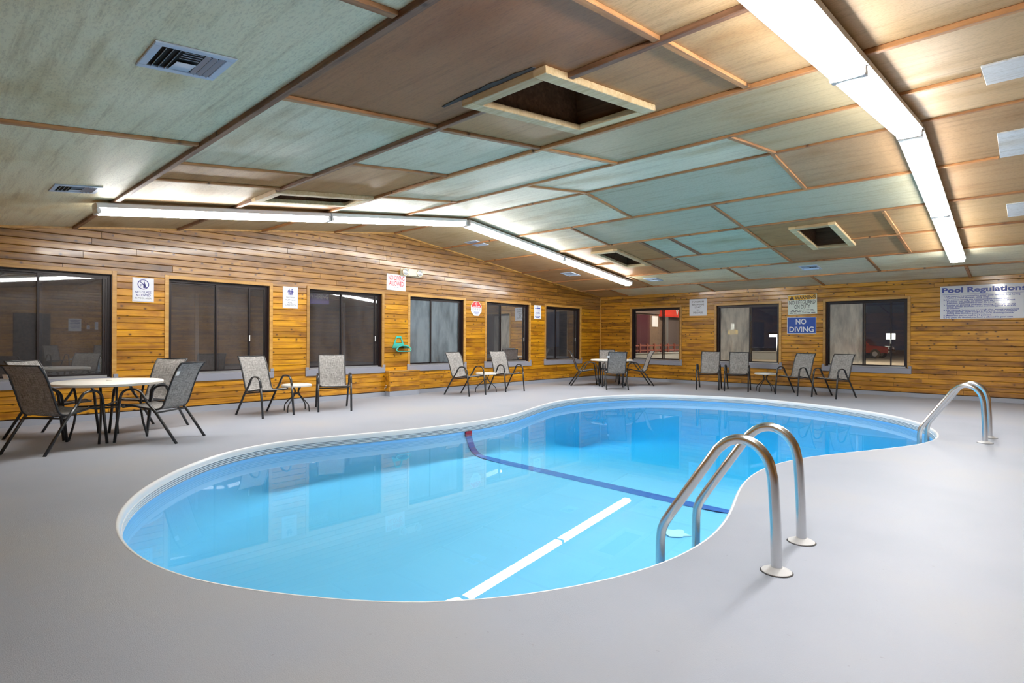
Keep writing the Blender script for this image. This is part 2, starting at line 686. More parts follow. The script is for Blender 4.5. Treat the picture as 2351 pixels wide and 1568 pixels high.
pool = tag(empty('swimming_pool', at(-4, 5.8)), 'peanut-shaped indoor swimming pool with white ribbed coping and blue liner', 'pool')
pool.matrix_world = Matrix.Identity(4)
sweep_rings('coping', [(0.003, 0.0006), (0.007, 0.002), (0.012, 0.0015), (0.019, -0.003), (0.026, -0.011), (0.032, -0.025), (0.034, -0.05)], M['vinyl'], pool)
prof, zz = [(0.034, -0.05)], -0.05
for k in range(4):
    prof += [(0.034, zz - 0.003), (0.040, zz - 0.005), (0.040, zz - 0.013), (0.034, zz - 0.015)]
    zz -= 0.0175
prof += [(0.034, -0.125), (0.028, -0.13), (0.010, -0.131)]
track = sweep_rings('ribbed_track', prof, M['vinyl'], pool, False)
# dark recesses between the ribs
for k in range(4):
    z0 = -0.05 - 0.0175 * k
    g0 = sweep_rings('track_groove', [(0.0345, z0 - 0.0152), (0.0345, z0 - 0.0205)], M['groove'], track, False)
# basin: wall, cove and floor in one liner
C0 = Vector((-4.0, 5.8))
v, f, rows = [], [], []
W = 0.012
levels = []
for i, p in enumerate(ring(W, -0.125)):
    pass
rr = [ring(W, -0.125)]
rr.append(ring(W, -0.2))
rr.append([(x, y, min(-0.26, floor_z(x, y) + 0.20)) for x, y, z in ring(W + 0.04, 0)])
rr.append([(x, y, floor_z(x, y) + 0.11) for x, y, z in ring(W + 0.09, 0)])
rr.append([(x, y, floor_z(x, y) + 0.045) for x, y, z in ring(W + 0.17, 0)])
rr.append([(x, y, floor_z(x, y) + 0.012) for x, y, z in ring(W + 0.27, 0)])
base = ring(W + 0.38, 0)
rr.append([(x, y, floor_z(x, y)) for x, y, z in base])
for s in (0.96, 0.9, 0.84, 0.78, 0.71, 0.64, 0.57, 0.5, 0.43, 0.36, 0.29, 0.22, 0.16, 0.1, 0.05):
    row = []
    for x, y, z in base:
        X, Y = C0.x + (x - C0.x) * s, C0.y + (y - C0.y) * s
        row.append((X, Y, floor_z(X, Y)))
    rr.append(row)
for r in rr:
    v += r
for r in range(len(rr) - 1):
    for i in range(NP_):
        j = (i + 1) % NP_
        f.append((r * NP_ + i, r * NP_ + j, (r + 1) * NP_ + j, (r + 1) * NP_ + i))
v.append((C0.x, C0.y, floor_z(C0.x, C0.y)))
for i in range(NP_):
    f.append(((len(rr) - 1) * NP_ + i, (len(rr) - 1) * NP_ + (i + 1) % NP_, len(v) - 1))
mesh('liner', v, f, M['liner'], pool, True, fix=False)
# navy stripe across the floor and up both sides
A, B = Vector((-6.165, 5.66)), Vector((-1.905, 5.50))
dirv = (B - A).normalized()
nr = Vector((-dirv.y, dirv.x))
path = [(A + dirv * 0.018, -0.16), (A + dirv * 0.025, -0.2), (A + dirv * 0.065, -0.255), (A + dirv * 0.11, floor_z(*A) + 0.115), (A + dirv * 0.19, floor_z(*A) + 0.052), (A + dirv * 0.29, floor_z(*A) + 0.019)]
for k in range(1, 12):
    q = A.lerp(B, 0.13 + 0.74 * k / 12)
    path.append((q, floor_z(q.x, q.y) + 0.004))
path += [(B - dirv * q, z) for q, z in ((0.29, floor_z(*B) + 0.019), (0.19, floor_z(*B) + 0.052), (0.11, floor_z(*B) + 0.115), (0.065, -0.255), (0.025, -0.2), (0.018, -0.16))]
v, f = [], []
for q, z in path:
    sft = 0.02 if z > floor_z(q.x, q.y) + 0.1 else 0.012
    hwid = 0.055 if min((q - A).length, (q - B).length) < 0.3 else 0.095
    for s in (-hwid, hwid):
        pp = q + nr * s
        v.append((pp.x, pp.y, z))
for i in range(len(path) - 1):
    f.append((2 * i, 2 * i + 1, 2 * i + 3, 2 * i + 2))
mesh('depth_stripe', v, f, M['stripe'], pool, False)
G().box((A.x + 0.014, A.y - 0.06, -0.20), (A.x + 0.040, A.y + 0.06, -0.1315)).build('red_marker', M['red_stripe'], pool)
zq = floor_z(-2.32, 4.6)
G().prism([(-2.32 + 0.11 * math.cos(a) * (1 + 0.25 * math.sin(5 * a)), 4.62 + 0.09 * math.sin(a) * (1 + 0.3 * math.cos(4 * a))) for a in [k * math.pi / 10 for k in range(20)]], zq + 0.004, zq + 0.010).build('liner_patch', M['patch_white'], pool)
# water body
top = ring(0.008, WZ)
wv = top + ring(0.008, -1.3)
ctr = (C0.x, C0.y)
wv += [(ctr[0], ctr[1], WZ), (ctr[0], ctr[1], -1.3)]
wf = []
for i in range(NP_):
    j = (i + 1) % NP_
    wf += [(i, j, 2 * NP_), (j, i, NP_ + i, NP_ + j), (NP_ + j, NP_ + i, 2 * NP_ + 1)]
water = mesh('pool_water', wv, wf, M['water'])
tag(water, 'still clear blue water filling the swimming pool', 'water', kind='stuff')


# ------------------------------------------------------------------ walls with boards
PITCH, BASE = 0.104, 0.10
OPEN0, OPEN1 = 0.62, 2.18


def clip(poly, fn):
    out = []
    for i in range(len(poly)):
        a, b = poly[i], poly[(i + 1) % len(poly)]
        fa, fb = fn(a), fn(b)
        if fa <= 0:
            out.append(a)
        if (fa < 0 < fb) or (fb < 0 < fa):
            t = fa / (fa - fb)
            out.append((a[0] + (b[0] - a[0]) * t, a[1] + (b[1] - a[1]) * t))
    return out


def board_mesh(name, poly, mat, parent, th=0.02, cham=0.006):
    z0 = min(p[1] for p in poly)
    z1 = max(p[1] for p in poly)
    a0 = min(p[0] for p in poly)
    a1 = max(p[0] for p in poly)
    n = len(poly)
    fr = [(min(max(x, a0 + 0.002), a1 - 0.002), min(max(y, z0 + cham), max(z1 - cham, z0 + cham))) for x, y in poly]
    v = [(x, y, 0.0) for x, y in poly] + [(x, y, th - 0.007) for x, y in poly] + [(x, y, th) for x, y in fr]
    f = [tuple(range(2 * n, 3 * n))]
    for r in range(2):
        for i in range(n):
            j = (i + 1) % n
            f.append((r * n + i, r * n + j, (r + 1) * n + j, (r + 1) * n + i))
    return mesh(name, v, f, mat, parent)


def make_wall(name, MW, a0, a1, wins, tops, mat, label, seg=(1.9, 4.6), single=False, upper=None):
    """tops: list of (slope, intercept) lines, wall lies under all of them"""
    g = G()
    cuts = sorted([a0, a1] + [w for p in wins for w in p] + ([MW_ridge[name]] if name in MW_ridge else []))

    def under(poly):
        for s, c in tops:
            poly = clip(poly, lambda p: p[1] - (s * p[0] + c)) if poly else poly
        return poly

    for i in range(len(cuts) - 1):
        l, r = cuts[i], cuts[i + 1]
        mid = (l + r) / 2
        isw = any(p[0] < mid < p[1] for p in wins)
        for zlo, zhi in ([(0, OPEN0), (OPEN1, 4.2)] if isw else [(0, 4.2)]):
            poly = under([(l, zlo), (r, zlo), (r, zhi), (l, zhi)])
            if len(poly) >= 3:
                g.prism(poly, -0.14, 0.0)
    wall = g.build(name, M['backing'])
    wall.matrix_world = MW
    tag(wall, label, kind='structure')
    row = 0
    while True:
        z0 = BASE + row * PITCH
        z1 = z0 + PITCH
        if z0 > 3.6:
            break
        spans = [(a0, a1)]
        if z1 > OPEN0 + 0.01 and z0 < OPEN1 - 0.01:
            spans, last = [], a0
            for w0, w1 in wins:
                spans.append((last, w0))
                last = w1
            spans.append((last, a1))
        for s0, s1 in spans:
            pieces, p = [], s0
            if single:
                pieces = [(s0, s1)]
            else:
                while s1 - p > 2.2:
                    q = p + random.uniform(*seg)
                    if s1 - q < 0.8:
                        break
                    pieces.append((p, q))
                    p = q
                pieces.append((p, s1))
            for q0, q1 in pieces:
                poly = under([(q0 + 0.001, z0 + 0.002), (q1 - 0.001, z0 + 0.002), (q1 - 0.001, z1 - 0.002), (q0 + 0.001, z1 - 0.002)])
                if len(poly) >= 3 and max(p_[1] for p_ in poly) - min(p_[1] for p_ in poly) > 0.02:
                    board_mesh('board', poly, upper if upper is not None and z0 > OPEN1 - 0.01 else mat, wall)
        row += 1
    return wall


WL = [(0.48, 2.114), (2.867, 4.50), (5.263, 6.904), (7.634, 9.25), (10.02, 11.664), (12.378, 14.026)]
WB = [(-9.08, -7.50), (-6.43, -4.80), (-3.74, -2.10)]
MW_ridge = {'wall_left': RY, 'wall_right': -RY}
wall_left = make_wall('wall_left', ML, YN, YB, WL, [(S1, RZ - S1 * RY), (-S2, RZ + S2 * RY)], M['pine'], 'varnished pine board gable wall with six windows', upper=M['pine_upper'])
wall_back = make_wall('wall_back', MB, XL, XR, WB, [(0.0, ceil_z(YB))], M['pine_back'], 'darker varnished pine board wall with three windows', (2.2, 5.0))
wall_near = make_wall('wall_near', MN, -XR, -XL, [], [(0.0, ceil_z(YN))], M['pine_back'], 'pine board wall behind the viewer', single=True)
wall_right = make_wall('wall_right', MR, -YB, -YN, [], [(-S1, RZ - S1 * RY), (S2, RZ + S2 * RY)], M['pine'], 'pine board gable wall facing the windows', single=True)

for nm, MW, a0, a1 in (('baseboard_left', ML, YN, YB), ('baseboard_back', MB, XL, XR)):
    o = G().box((a0, 0, 0), (a1, BASE - 0.012, 0.014)).build(nm, M['deck'])
    o.matrix_world = MW
    tag(o, 'low grey painted strip at the foot of the boards', kind='structure')

# corner and ceiling trims
o = G().box((-0.03, BASE, 0.0), (0.0, ceil_z(YB) - 0.01, 0.05)).build('trim_1', M['trim_wood'])
o.matrix_world = Matrix.Translation((XL + 0.05, YB, 0)) @ MB.to_3x3().to_4x4()
tag(o, 'vertical wood strip in the room corner', kind='structure')
for nm, y0, y1 in (('trim_2', RY, YB), ('trim_3', YN, RY)):
    z0, z1 = ceil_z(y0 + 1e-4 if y0 >= RY else y0), ceil_z(y1)
    if y0 == RY:
        z0 = RZ
    v = []
    for y, z in ((y0, z0), (y1, z1)):
        v += [(XL + 0.02, y, z), (XL + 0.045, y, z), (XL + 0.045, y, z - 0.03), (XL + 0.02, y, z - 0.03)]
    o = mesh(nm, v, [(0, 1, 5, 4), (1, 2, 6, 5), (2, 3, 7, 6), (3, 0, 4, 7), (3, 2, 1, 0), (4, 5, 6, 7)], M['trim_wood'])
    tag(o, 'thin wood strip where the gable boards meet the ceiling', kind='structure')


# ------------------------------------------------------------------ windows
def make_window(n, MW, a0, a1, mid, extra, glass_l, glass_r, latch, label, wood):
    w = empty('window_%d' % n, MW @ Matrix.Translation((a0, OPEN0, 0)))
    tag(w, label, kind='structure')
    W, H = a1 - a0, OPEN1 - OPEN0
    m = mid - a0
    # reveal
    for nm, p, q in (('jamb', (0, 0, -0.14), (0.012, H, 0.0)), ('jamb', (W - 0.012, 0, -0.14), (W, H, 0.0)),
                     ('head', (0.012, H - 0.012, -0.14), (W - 0.012, H, 0.0)), ('stool', (0.012, 0, -0.14), (W - 0.012, 0.012, 0.0))):
        G().box(p, q).build(nm, M['frame_brown'] if nm != 'stool' else M['grey_paint'], w)
    fr = G()
    t = 0.034
    fr.box((0.012, 0.012, -0.12), (0.012 + t, H - 0.012, -0.055))
    fr.box((W - 0.012 - t, 0.012, -0.12), (W - 0.012, H - 0.012, -0.055))
    fr.box((0.012 + t, H - 0.012 - t, -0.12), (W - 0.012 - t, H - 0.012, -0.055))
    fr.build('window_frame', M['frame'], w)
    G().box((0.012 + t, 0.012, -0.12), (W - 0.012 - t, 0.04, -0.05)).build('track', M['track'], w)
    s = 0.026
    x0, x1 = 0.012 + t, W - 0.012 - t
    y0, y1 = 0.04, H - 0.012 - t
    for nm, l, r, zc, gm in (('sash', x0, m + 0.03, -0.10, glass_l), ('sash', m - 0.03, x1, -0.075, glass_r)):
        gs = G()
        gs.box((l, y0, zc - 0.011), (l + s, y1, zc + 0.011))
        gs.box((r - s, y0, zc - 0.011), (r, y1, zc + 0.011))
        gs.box((l + s, y0, zc - 0.011), (r - s, y0 + s, zc + 0.011))
        gs.box((l + s, y1 - s, zc - 0.011), (r - s, y1, zc + 0.011))
        so = gs.build(nm, M['frame'], w)
        mesh('pane', [(l + s, y0 + s, zc), (r - s, y0 + s, zc), (r - s, y1 - s, zc), (l + s, y1 - s, zc)], [(0, 1, 2, 3)], gm, so)
    if extra is not None:
        e = extra - a0
        G().box((e - 0.014, y0, -0.062), (e + 0.014, y1, -0.05)).build('screen_stile', M['frame'], w)
        if latch:
            G().bbox((e - 0.008, 0.55, -0.05), (e + 0.008, 0.66, -0.035), 0.003).build('latch', M['white_metal'], w)
    # timber casing
    c = 0.055
    for p, q in (((-c, 0.0, 0.0), (0.004, H + c, 0.034)), ((W - 0.004, 0.0, 0.0), (W + c, H + c, 0.034)), ((0.004, H - 0.004, 0.0), (W - 0.004, H + c, 0.034))):
        G().bbox(p, q, 0.003).build('casing', wood, w)
    # grey painted sill with raised ends
    sl = G()
    sl.bbox((-0.075, -0.115, 0.0), (W + 0.075, 0.0, 0.048), 0.004)
    sl.bbox((-0.075, 0.001, 0.0), (-0.012, 0.055, 0.048), 0.004)
    sl.bbox((W + 0.012, 0.001, 0.0), (W + 0.075, 0.055, 0.048), 0.004)
    sl.build('window_sill', M['grey_paint'], w)
    return w


gl, gf, gc, gw = M['glass'], M['glass_fog'], M['glass_clear'], M['glass_fog_warm']
LT = ['window nearest the long gable end, with bright reflected tubes', 'window between the no glass sign and the children sign',
      'window beside the red no diving allowed sign', 'fogged window right of the teal hose hanger', 'window right of the octagonal sign', 'window next to the room corner']
mids = [1.279, 3.64, 6.016, 8.316, 10.645, 12.956]
extras = [2.02, 4.17, 6.78, 9.14, 11.52, 13.86]
for i, (a0, a1) in enumerate(WL):
    make_window(i + 1, ML, a0, a1, mids[i], extras[i], gf if i == 3 else gl, gf if i == 3 else gl, i in (1, 2, 4, 5), LT[i], M['trim_wood'])
BT = ['window showing a red roof edge outside', 'window beside the warning sign with a misted left pane', 'window showing a red pickup outside']
for i, (a0, a1) in enumerate(WB):
    make_window(7 + i, MB, a0, a1, (-8.07, -5.55, -2.95)[i], (None, None, -2.42)[i], (gc, gw, gw)[i], gc, i == 2, BT[i], M['trim_wood'])

# ------------------------------------------------------------------ ceiling
roof = G()
for y0, y1 in ((YN - 0.2, RY), (RY, YB + 0.2)):
    z0, z1 = ceil_z(y0) + 0.62, (RZ if y1 == RY else ceil_z(y1)) + 0.62
    if y0 == RY:
        z0 = RZ + 0.62
    v = [(XL - 0.2, y0, z0), (XR + 0.2, y0, z0), (XR + 0.2, y1, z1), (XL - 0.2, y1, z1)]
    v += [(a, b, c + 0.05) for a, b, c in v]
    roof.add(v, [(0, 1, 2, 3), (4, 7, 6, 5), (0, 4, 5, 1), (1, 5, 6, 2), (2, 6, 7, 3), (3, 7, 4, 0)])
ceiling = tag(roof.build('ceiling', M['black']), 'shallow gabled ceiling of stained plywood panels and battens', kind='structure')

HATCH = [(-3.05, -2.30, 2.76, 4.13), (-7.26, -6.62, 2.98, 4.30), (-7.18, -6.54, 10.28, 11.70), (-3.09, -2.42, 10.26, 11.68)]
GRN, GRN2, TEAL, TEAL2 = srgb(236, 230, 198), srgb(222, 214, 186), srgb(190, 184, 156), srgb(194, 200, 174)
TAN, TAN2, BRN, BRN2, ORG, GRY = srgb(196, 162, 118), srgb(182, 146, 106), srgb(156, 104, 62), srgb(178, 132, 84), srgb(204, 150, 98), srgb(186, 168, 132)
LINES = [YN, 1.65, 3.0, 4.36, 5.78, RY, 8.58, 9.93, 11.34, 12.65, 14.0, YB]
ROWS = [
    ([XL, -5.04, -2.3, 1.2, XR], [GRN, GRN, GRN, TAN]),
    ([XL, -8.0, -6.5, -5.73, -3.65, -1.63, 1.2, XR], [GRY, TAN, BRN2, GRN2, BRN, TAN, TAN]),
    ([XL, -8.0, -5.1, -3.68, -1.62, 1.2, XR], [GRY, BRN2, GRN2, BRN2, TAN, TAN]),
    ([XL, -8.0, -6.55, -3.68, -0.98, 1.8, XR], [GRY, GRN2, GRN2, GRY, TAN, TAN]),
    ([XL, -8.0, -5.15, -2.35, -0.98, 1.8, XR], [GRY, GRN2, GRN2, GRY, TAN, TAN]),
    ([XL, -8.0, -5.16, -2.38, -0.98, 1.8, XR], [GRY, GRN2, TEAL, TAN2, TAN2, TAN]),
    ([XL, -8.0, -6.5, -3.75, -0.98, 1.8, XR], [GRY, GRN2, TEAL, TEAL, TAN2, TAN]),
    ([XL, -8.0, -5.81, -5.17, -3.76, -1.7, 1.2, XR], [TAN2, BRN2, TEAL2, TEAL2, BRN2, TAN, TAN]),
    ([XL, -8.0, -6.55, -5.81, -3.76, -1.72, 1.2, XR], [TAN2, ORG, TAN2, TEAL2, TAN2, TAN, TAN]),
    ([XL, -7.75, -5.15, -2.43, 0.4, XR], [TAN, GRN, GRN2, GRN, TAN]),
    ([XL, -9.2, -6.48, -3.77, -1.02, 1.8, XR], [TAN, GRN, GRN2, GRN2, GRN, TAN]),
]


def panel(x0, x1, y0, y1, color):
    xs = sorted({x0, x1} | {h for H in HATCH for h in H[:2] if x0 < h < x1 and H[2] < y1 and H[3] > y0})
    ys = sorted({y0, y1} | {h for H in HATCH for h in H[2:] if y0 < h < y1 and H[0] < x1 and H[1] > x0})
    g = G()
    for i in range(len(xs) - 1):
        for j in range(len(ys) - 1):
            cx, cy_ = (xs[i] + xs[i + 1]) / 2, (ys[j] + ys[j + 1]) / 2
            if any(H[0] < cx < H[1] and H[2] < cy_ < H[3] for H in HATCH):
                continue
            q = [(xs[i], ys[j]), (xs[i + 1], ys[j]), (xs[i + 1], ys[j + 1]), (xs[i], ys[j + 1])]

            def zz_(y):
                return RZ if abs(y - RY) < 1e-6 else ceil_z(y)
            v = [(x, y, zz_(y)) for x, y in q] + [(x, y, zz_(y) + 0.012) for x, y in q]
            g.add(v, [(0, 3, 2, 1), (4, 5, 6, 7), (0, 1, 5, 4), (1, 2, 6, 5), (2, 3, 7, 6), (3, 0, 4, 7)])
    return g.build('panel', M['ceiling'], ceiling, color=color)


def jitter(c, a=0.06):
    k = 1 + random.uniform(-a, a)
    return tuple(min(1, x * k) for x in c)


def batten(x0, y0, x1, y1, w=0.052, d=0.03, mat='batten'):
    """strip under the slope between two points (axis aligned in plan)"""
    if abs(x1 - x0) > abs(y1 - y0):
        L = abs(x1 - x0)
        o = G().bbox((-L / 2, -w / 2, -d), (L / 2, w / 2, 0.0), 0.004).build('batten', M[mat], ceiling)
        y = (y0 + y1) / 2
        o.matrix_world = ceil_matrix((x0 + x1) / 2, y) if abs(y - RY) > 0.05 else Matrix.Translation(((x0 + x1) / 2, y, RZ))
    else:
        ym = (y0 + y1) / 2
        ang = math.atan(S1 if ym < RY else S2)
        L = abs(y1 - y0) / math.cos(ang)
        # long axis is local x so the wood grain follows it
        o = G().bbox((-L / 2, -w / 2, -d), (L / 2, w / 2, 0.0), 0.004).build('batten', M[mat], ceiling)
        o.matrix_world = ceil_matrix((x0 + x1) / 2, ym) @ Matrix.Rotation(math.pi / 2, 4, 'Z')
    return o


for r, (xs, cols) in enumerate(ROWS):
    y0, y1 = LINES[r], LINES[r + 1]
    for i, c in enumerate(cols):
        panel(xs[i], xs[i + 1], y0, y1, jitter(c))
    for i, x in enumerate(xs[1:-1]):
        if x in (-8.0, -0.98):
            continue
        dk = (r == 7 and x in (-5.81, -5.17)) or (r == 8 and x in (-6.55, -5.81))
        batten(x, y0 + 0.03, x, y1 - 0.03, 0.075 if dk else 0.05, 0.026, 'batten_dark' if dk else 'batten')
    if 0 < r:
        y = LINES[r]
        cutl = [XL, -4.2, 1.3, XR] if r % 2 else [XL, -6.6, -1.0, XR]
        hit = sorted((H[0] - 0.02, H[1] + 0.02) for H in HATCH if H[2] - 0.02 < y < H[3] + 0.02)
        hit += [(-0.33, 0.43)] if y in (5.78, 8.58) else []
        segs = []
        for i in range(3):
            p = cutl[i]
            for h0, h1 in hit:
                if cutl[i] < h0 < cutl[i + 1]:
                    segs.append((p, h0))
                    p = h1
            segs.append((p, cutl[i + 1]))
        for q0, q1 in segs:
            batten(q0, y, q1, y, 0.055 if r < 4 else 0.045, 0.036 if r < 4 else 0.028, 'batten_dark' if r in (1, 2) else 'batten')

# white patched squares on the right-hand slope
for (y0, y1) in ((5.53, 6.20), (7.88, 8.60), (10.40, 11.03)):
    ym = (y0 + y1) / 2
    o = G().bbox((-0.32, -(y1 - y0) / 2, -0.014), (0.42, (y1 - y0) / 2, 0.0), 0.003).build('white_patch', M['ceiling'], ceiling, color=(0.72, 0.73, 0.74))
    o.matrix_world = ceil_matrix(0.0, ym)

# torn veneer along the edge of the largest hatch
random.seed(3)
top_e = [(-0.45 + 0.9 * k / 12, 0.02 + 0.03 * math.sin(math.pi * k / 12) + random.uniform(0, 0.018)) for k in range(13)]
o = G().prism([(-0.45, 0.0)] + [(0.45, 0.0)] + [(x, -y) for x, y in top_e[::-1]], -0.006, 0.0).build('torn_veneer', plain('mould_grey', (0.06, 0.05, 0.045), 0.9), ceiling)
o.matrix_world = ceil_matrix(-2.80, 2.735)

# open hatches
HL = ['open plywood ceiling hatch with pine frame set in the dark brown panel', 'open ceiling hatch beside the long tube light near the gable wall',
      'open ceiling hatch near the far end of the tube light by the gable wall', 'open ceiling hatch above the warning sign end of the pool']
for hi, (x0, x1, y0, y1) in enumerate(HATCH):
    xm, ym = (x0 + x1) / 2, (y0 + y1) / 2
    h = tag(empty('ceiling_hatch', ceil_matrix(xm, ym)), HL[hi], 'ceiling hatch', 'ceiling hatches')
    hx, hy = (x1 - x0) / 2, (y1 - y0) / 2
    fw, fd = 0.085, 0.05
    for p, q in (((-hx - 0.02, -hy - 0.02, -fd), (-hx + fw, hy + 0.02, 0.0)), ((hx - fw, -hy - 0.02, -fd), (hx + 0.02, hy + 0.02, 0.0)),
                 ((-hx + fw, -hy - 0.02, -fd), (hx - fw, -hy + fw, 0.0)), ((-hx + fw, hy - fw, -fd), (hx - fw, hy + 0.02, 0.0))):
        L = max(q[0] - p[0], q[1] - p[1])
        G().bbox(p, q, 0.004).build('frame_board', M['fresh_pine'], h)
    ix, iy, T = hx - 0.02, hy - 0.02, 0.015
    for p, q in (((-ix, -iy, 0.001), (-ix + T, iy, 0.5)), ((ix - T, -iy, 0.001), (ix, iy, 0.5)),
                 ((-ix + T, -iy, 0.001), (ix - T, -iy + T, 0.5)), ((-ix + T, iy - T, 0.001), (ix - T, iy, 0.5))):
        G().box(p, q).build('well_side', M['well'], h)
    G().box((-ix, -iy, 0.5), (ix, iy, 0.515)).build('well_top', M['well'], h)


# air vents
def make_vent(x, y, label, first=[None], sx=0.37, sy=0.40):
    if first[0] is not None:
        r = copy_tree(first[0])
        r.matrix_world = ceil_matrix(x, y)
        tag(r, label)
        return r
    r = tag(empty('air_vent', ceil_matrix(x, y)), label, 'air vent', 'ceiling air vents')
    hx, hy = sx / 2, sy / 2
    g = G()
    b = 0.042
    for p, q in (((-hx, -hy, -0.012), (-hx + b, hy, 0.0)), ((hx - b, -hy, -0.012), (hx, hy, 0.0)),
                 ((-hx + b, -hy, -0.012), (hx - b, -hy + b, 0.0)), ((-hx + b, hy - b, -0.012), (hx - b, hy, 0.0))):
        g.bbox(p, q, 0.003)
    g.build('vent_frame', M['vent'], r)
    G().box((-hx + b, -hy + b, -0.001), (hx - b, hy - b, -0.0005)).build('duct', M['black'], r)
    ih, jh = hx - b, hy - b

    def slat(cx, cy_, lx, ly, tilt, axis):
        o = G().box((-lx / 2, -ly / 2, -0.001), (lx / 2, ly / 2, 0.001)).build('slat', M['vent'], r)
        o.matrix_local = Matrix.Translation((cx, cy_, -0.009)) @ Matrix.Rotation(math.radians(tilt), 4, axis)
    for k in range(3):
        slat(0, -jh + 0.022 + k * 0.033, 2 * ih, 0.016, 60, 'X')
    for k in range(4):
        slat(ih - 0.016 - k * 0.030, 0, 0.012, 0.098, 32, 'Y')
    slat(-ih / 2 - 0.005, 0, ih, 0.098, 4, 'Y')
    for k in range(3):
        slat(0, jh - 0.020 - k * 0.034, 2 * ih, 0.023, -45, 'X')
    first[0] = r
    return r


make_vent(-3.43, 1.045, 'large pale blue-white air vent in the grey-green panel beside the brown panel')
make_vent(-7.30, 1.19, 'pale air vent at the near end of the tube light by the gable wall')
make_vent(-9.12, 8.62, 'small pale air vent above the no diving allowed sign, behind the tube light')
make_vent(-9.03, 11.95, 'small pale air vent behind the far half of the gable tube light')
make_vent(-7.32, 13.24, 'small pale air vent just past the end of the gable tube light')
make_vent(-3.58, 13.24, 'small pale air vent above the warning sign')


# ------------------------------------------------------------------ tube lights
def tube_light(x0, ya, x1, yb, label, group):
    ym, xm = (ya + yb) / 2, (x0 + x1) / 2
    ang = math.atan(S1 if ym < RY else S2)
    L = (yb - ya) / math.cos(ang)
    yaw = -math.atan2(x1 - x0, yb - ya)
    r = tag(empty('tube_light', ceil_matrix(xm, ym, 0.036) @ Matrix.Rotation(yaw, 4, 'Z')), label, 'light', group)
    h = L / 2
    prof = [(-0.095, 0.0), (-0.118, -0.012), (-0.122, -0.060), (0.122, -0.060), (0.118, -0.012), (0.095, 0.0)]
    v = [(a, -h, b) for a, b in prof] + [(a, h, b) for a, b in prof]
    n = len(prof)
    f = [tuple(range(n)), tuple(range(2 * n - 1, n - 1, -1))] + [(i, (i + 1) % n, n + (i + 1) % n, n + i) for i in range(n)]
    mesh('housing', v, f, M['white_metal'], r)
    prof = [(-0.112, -0.061), (-0.106, -0.085), (-0.092, -0.112), (-0.066, -0.126), (0.066, -0.126), (0.092, -0.112), (0.106, -0.085), (0.112, -0.061)]
    n = len(prof)
    hh = h - 0.035
    v = [(a, -hh, b) for a, b in prof] + [(a, hh, b) for a, b in prof]
    f = [tuple(range(n)), tuple(range(2 * n - 1, n - 1, -1))] + [(i, (i + 1) % n, n + (i + 1) % n, n + i) for i in range(n)]
    mesh('diffuser', v, f, M['lamp'], r)
    for s in (-1, 1):
        a, b = sorted((s * hh, s * h))
        G().bbox((-0.108, a, -0.122), (0.108, b, -0.061), 0.006).build('end_cap', M['white_metal'], r)
    return r


YS = [(1.46, 4.36), (4.38, 7.15), (7.25, 10.16), (10.18, 13.10)]
NM = ['first tube light of the gable-wall row, beside the pale vent', 'second tube light of the gable-wall row, up to the ridge', 'third tube light of the gable-wall row, just past the ridge', 'last tube light of the gable-wall row, beside a hatch']
NM2 = ['first tube light of the mid-room row, before the brown panel', 'second tube light of the mid-room row, up to the ridge', 'third tube light of the mid-room row, just past the ridge', 'last tube light of the mid-room row, toward the pool rules sign']
for (a, b), l1, l2 in zip(YS, NM, NM2):
    tube_light(-7.95, a, -7.95, b, l1, 'tube lights along the gable wall')
    fx = lambda y: -0.93 - 0.0135 * (y - 2.8)
    tube_light(fx(a), a, fx(b), b, l2, 'tube lights down the middle of the room')


# ------------------------------------------------------------------ chairs
def arc_pts(pts, n=6):
    """Catmull-Rom through (y,z) points"""
    P = [Vector(p) for p in pts]
    P = [P[0] * 2 - P[1]] + P + [P[-1] * 2 - P[-2]]
    out = []
    for i in range(1, len(P) - 2):
        a, b, c, d = P[i - 1], P[i], P[i + 1], P[i + 2]
        for k in range(n):
            t = k / n
            out.append(0.5 * ((2 * b) + (c - a) * t + (2 * a - 5 * b + 4 * c - d) * t * t + (3 * b - a - 3 * c + d) * t ** 3))
    out.append(P[-2])
    return out


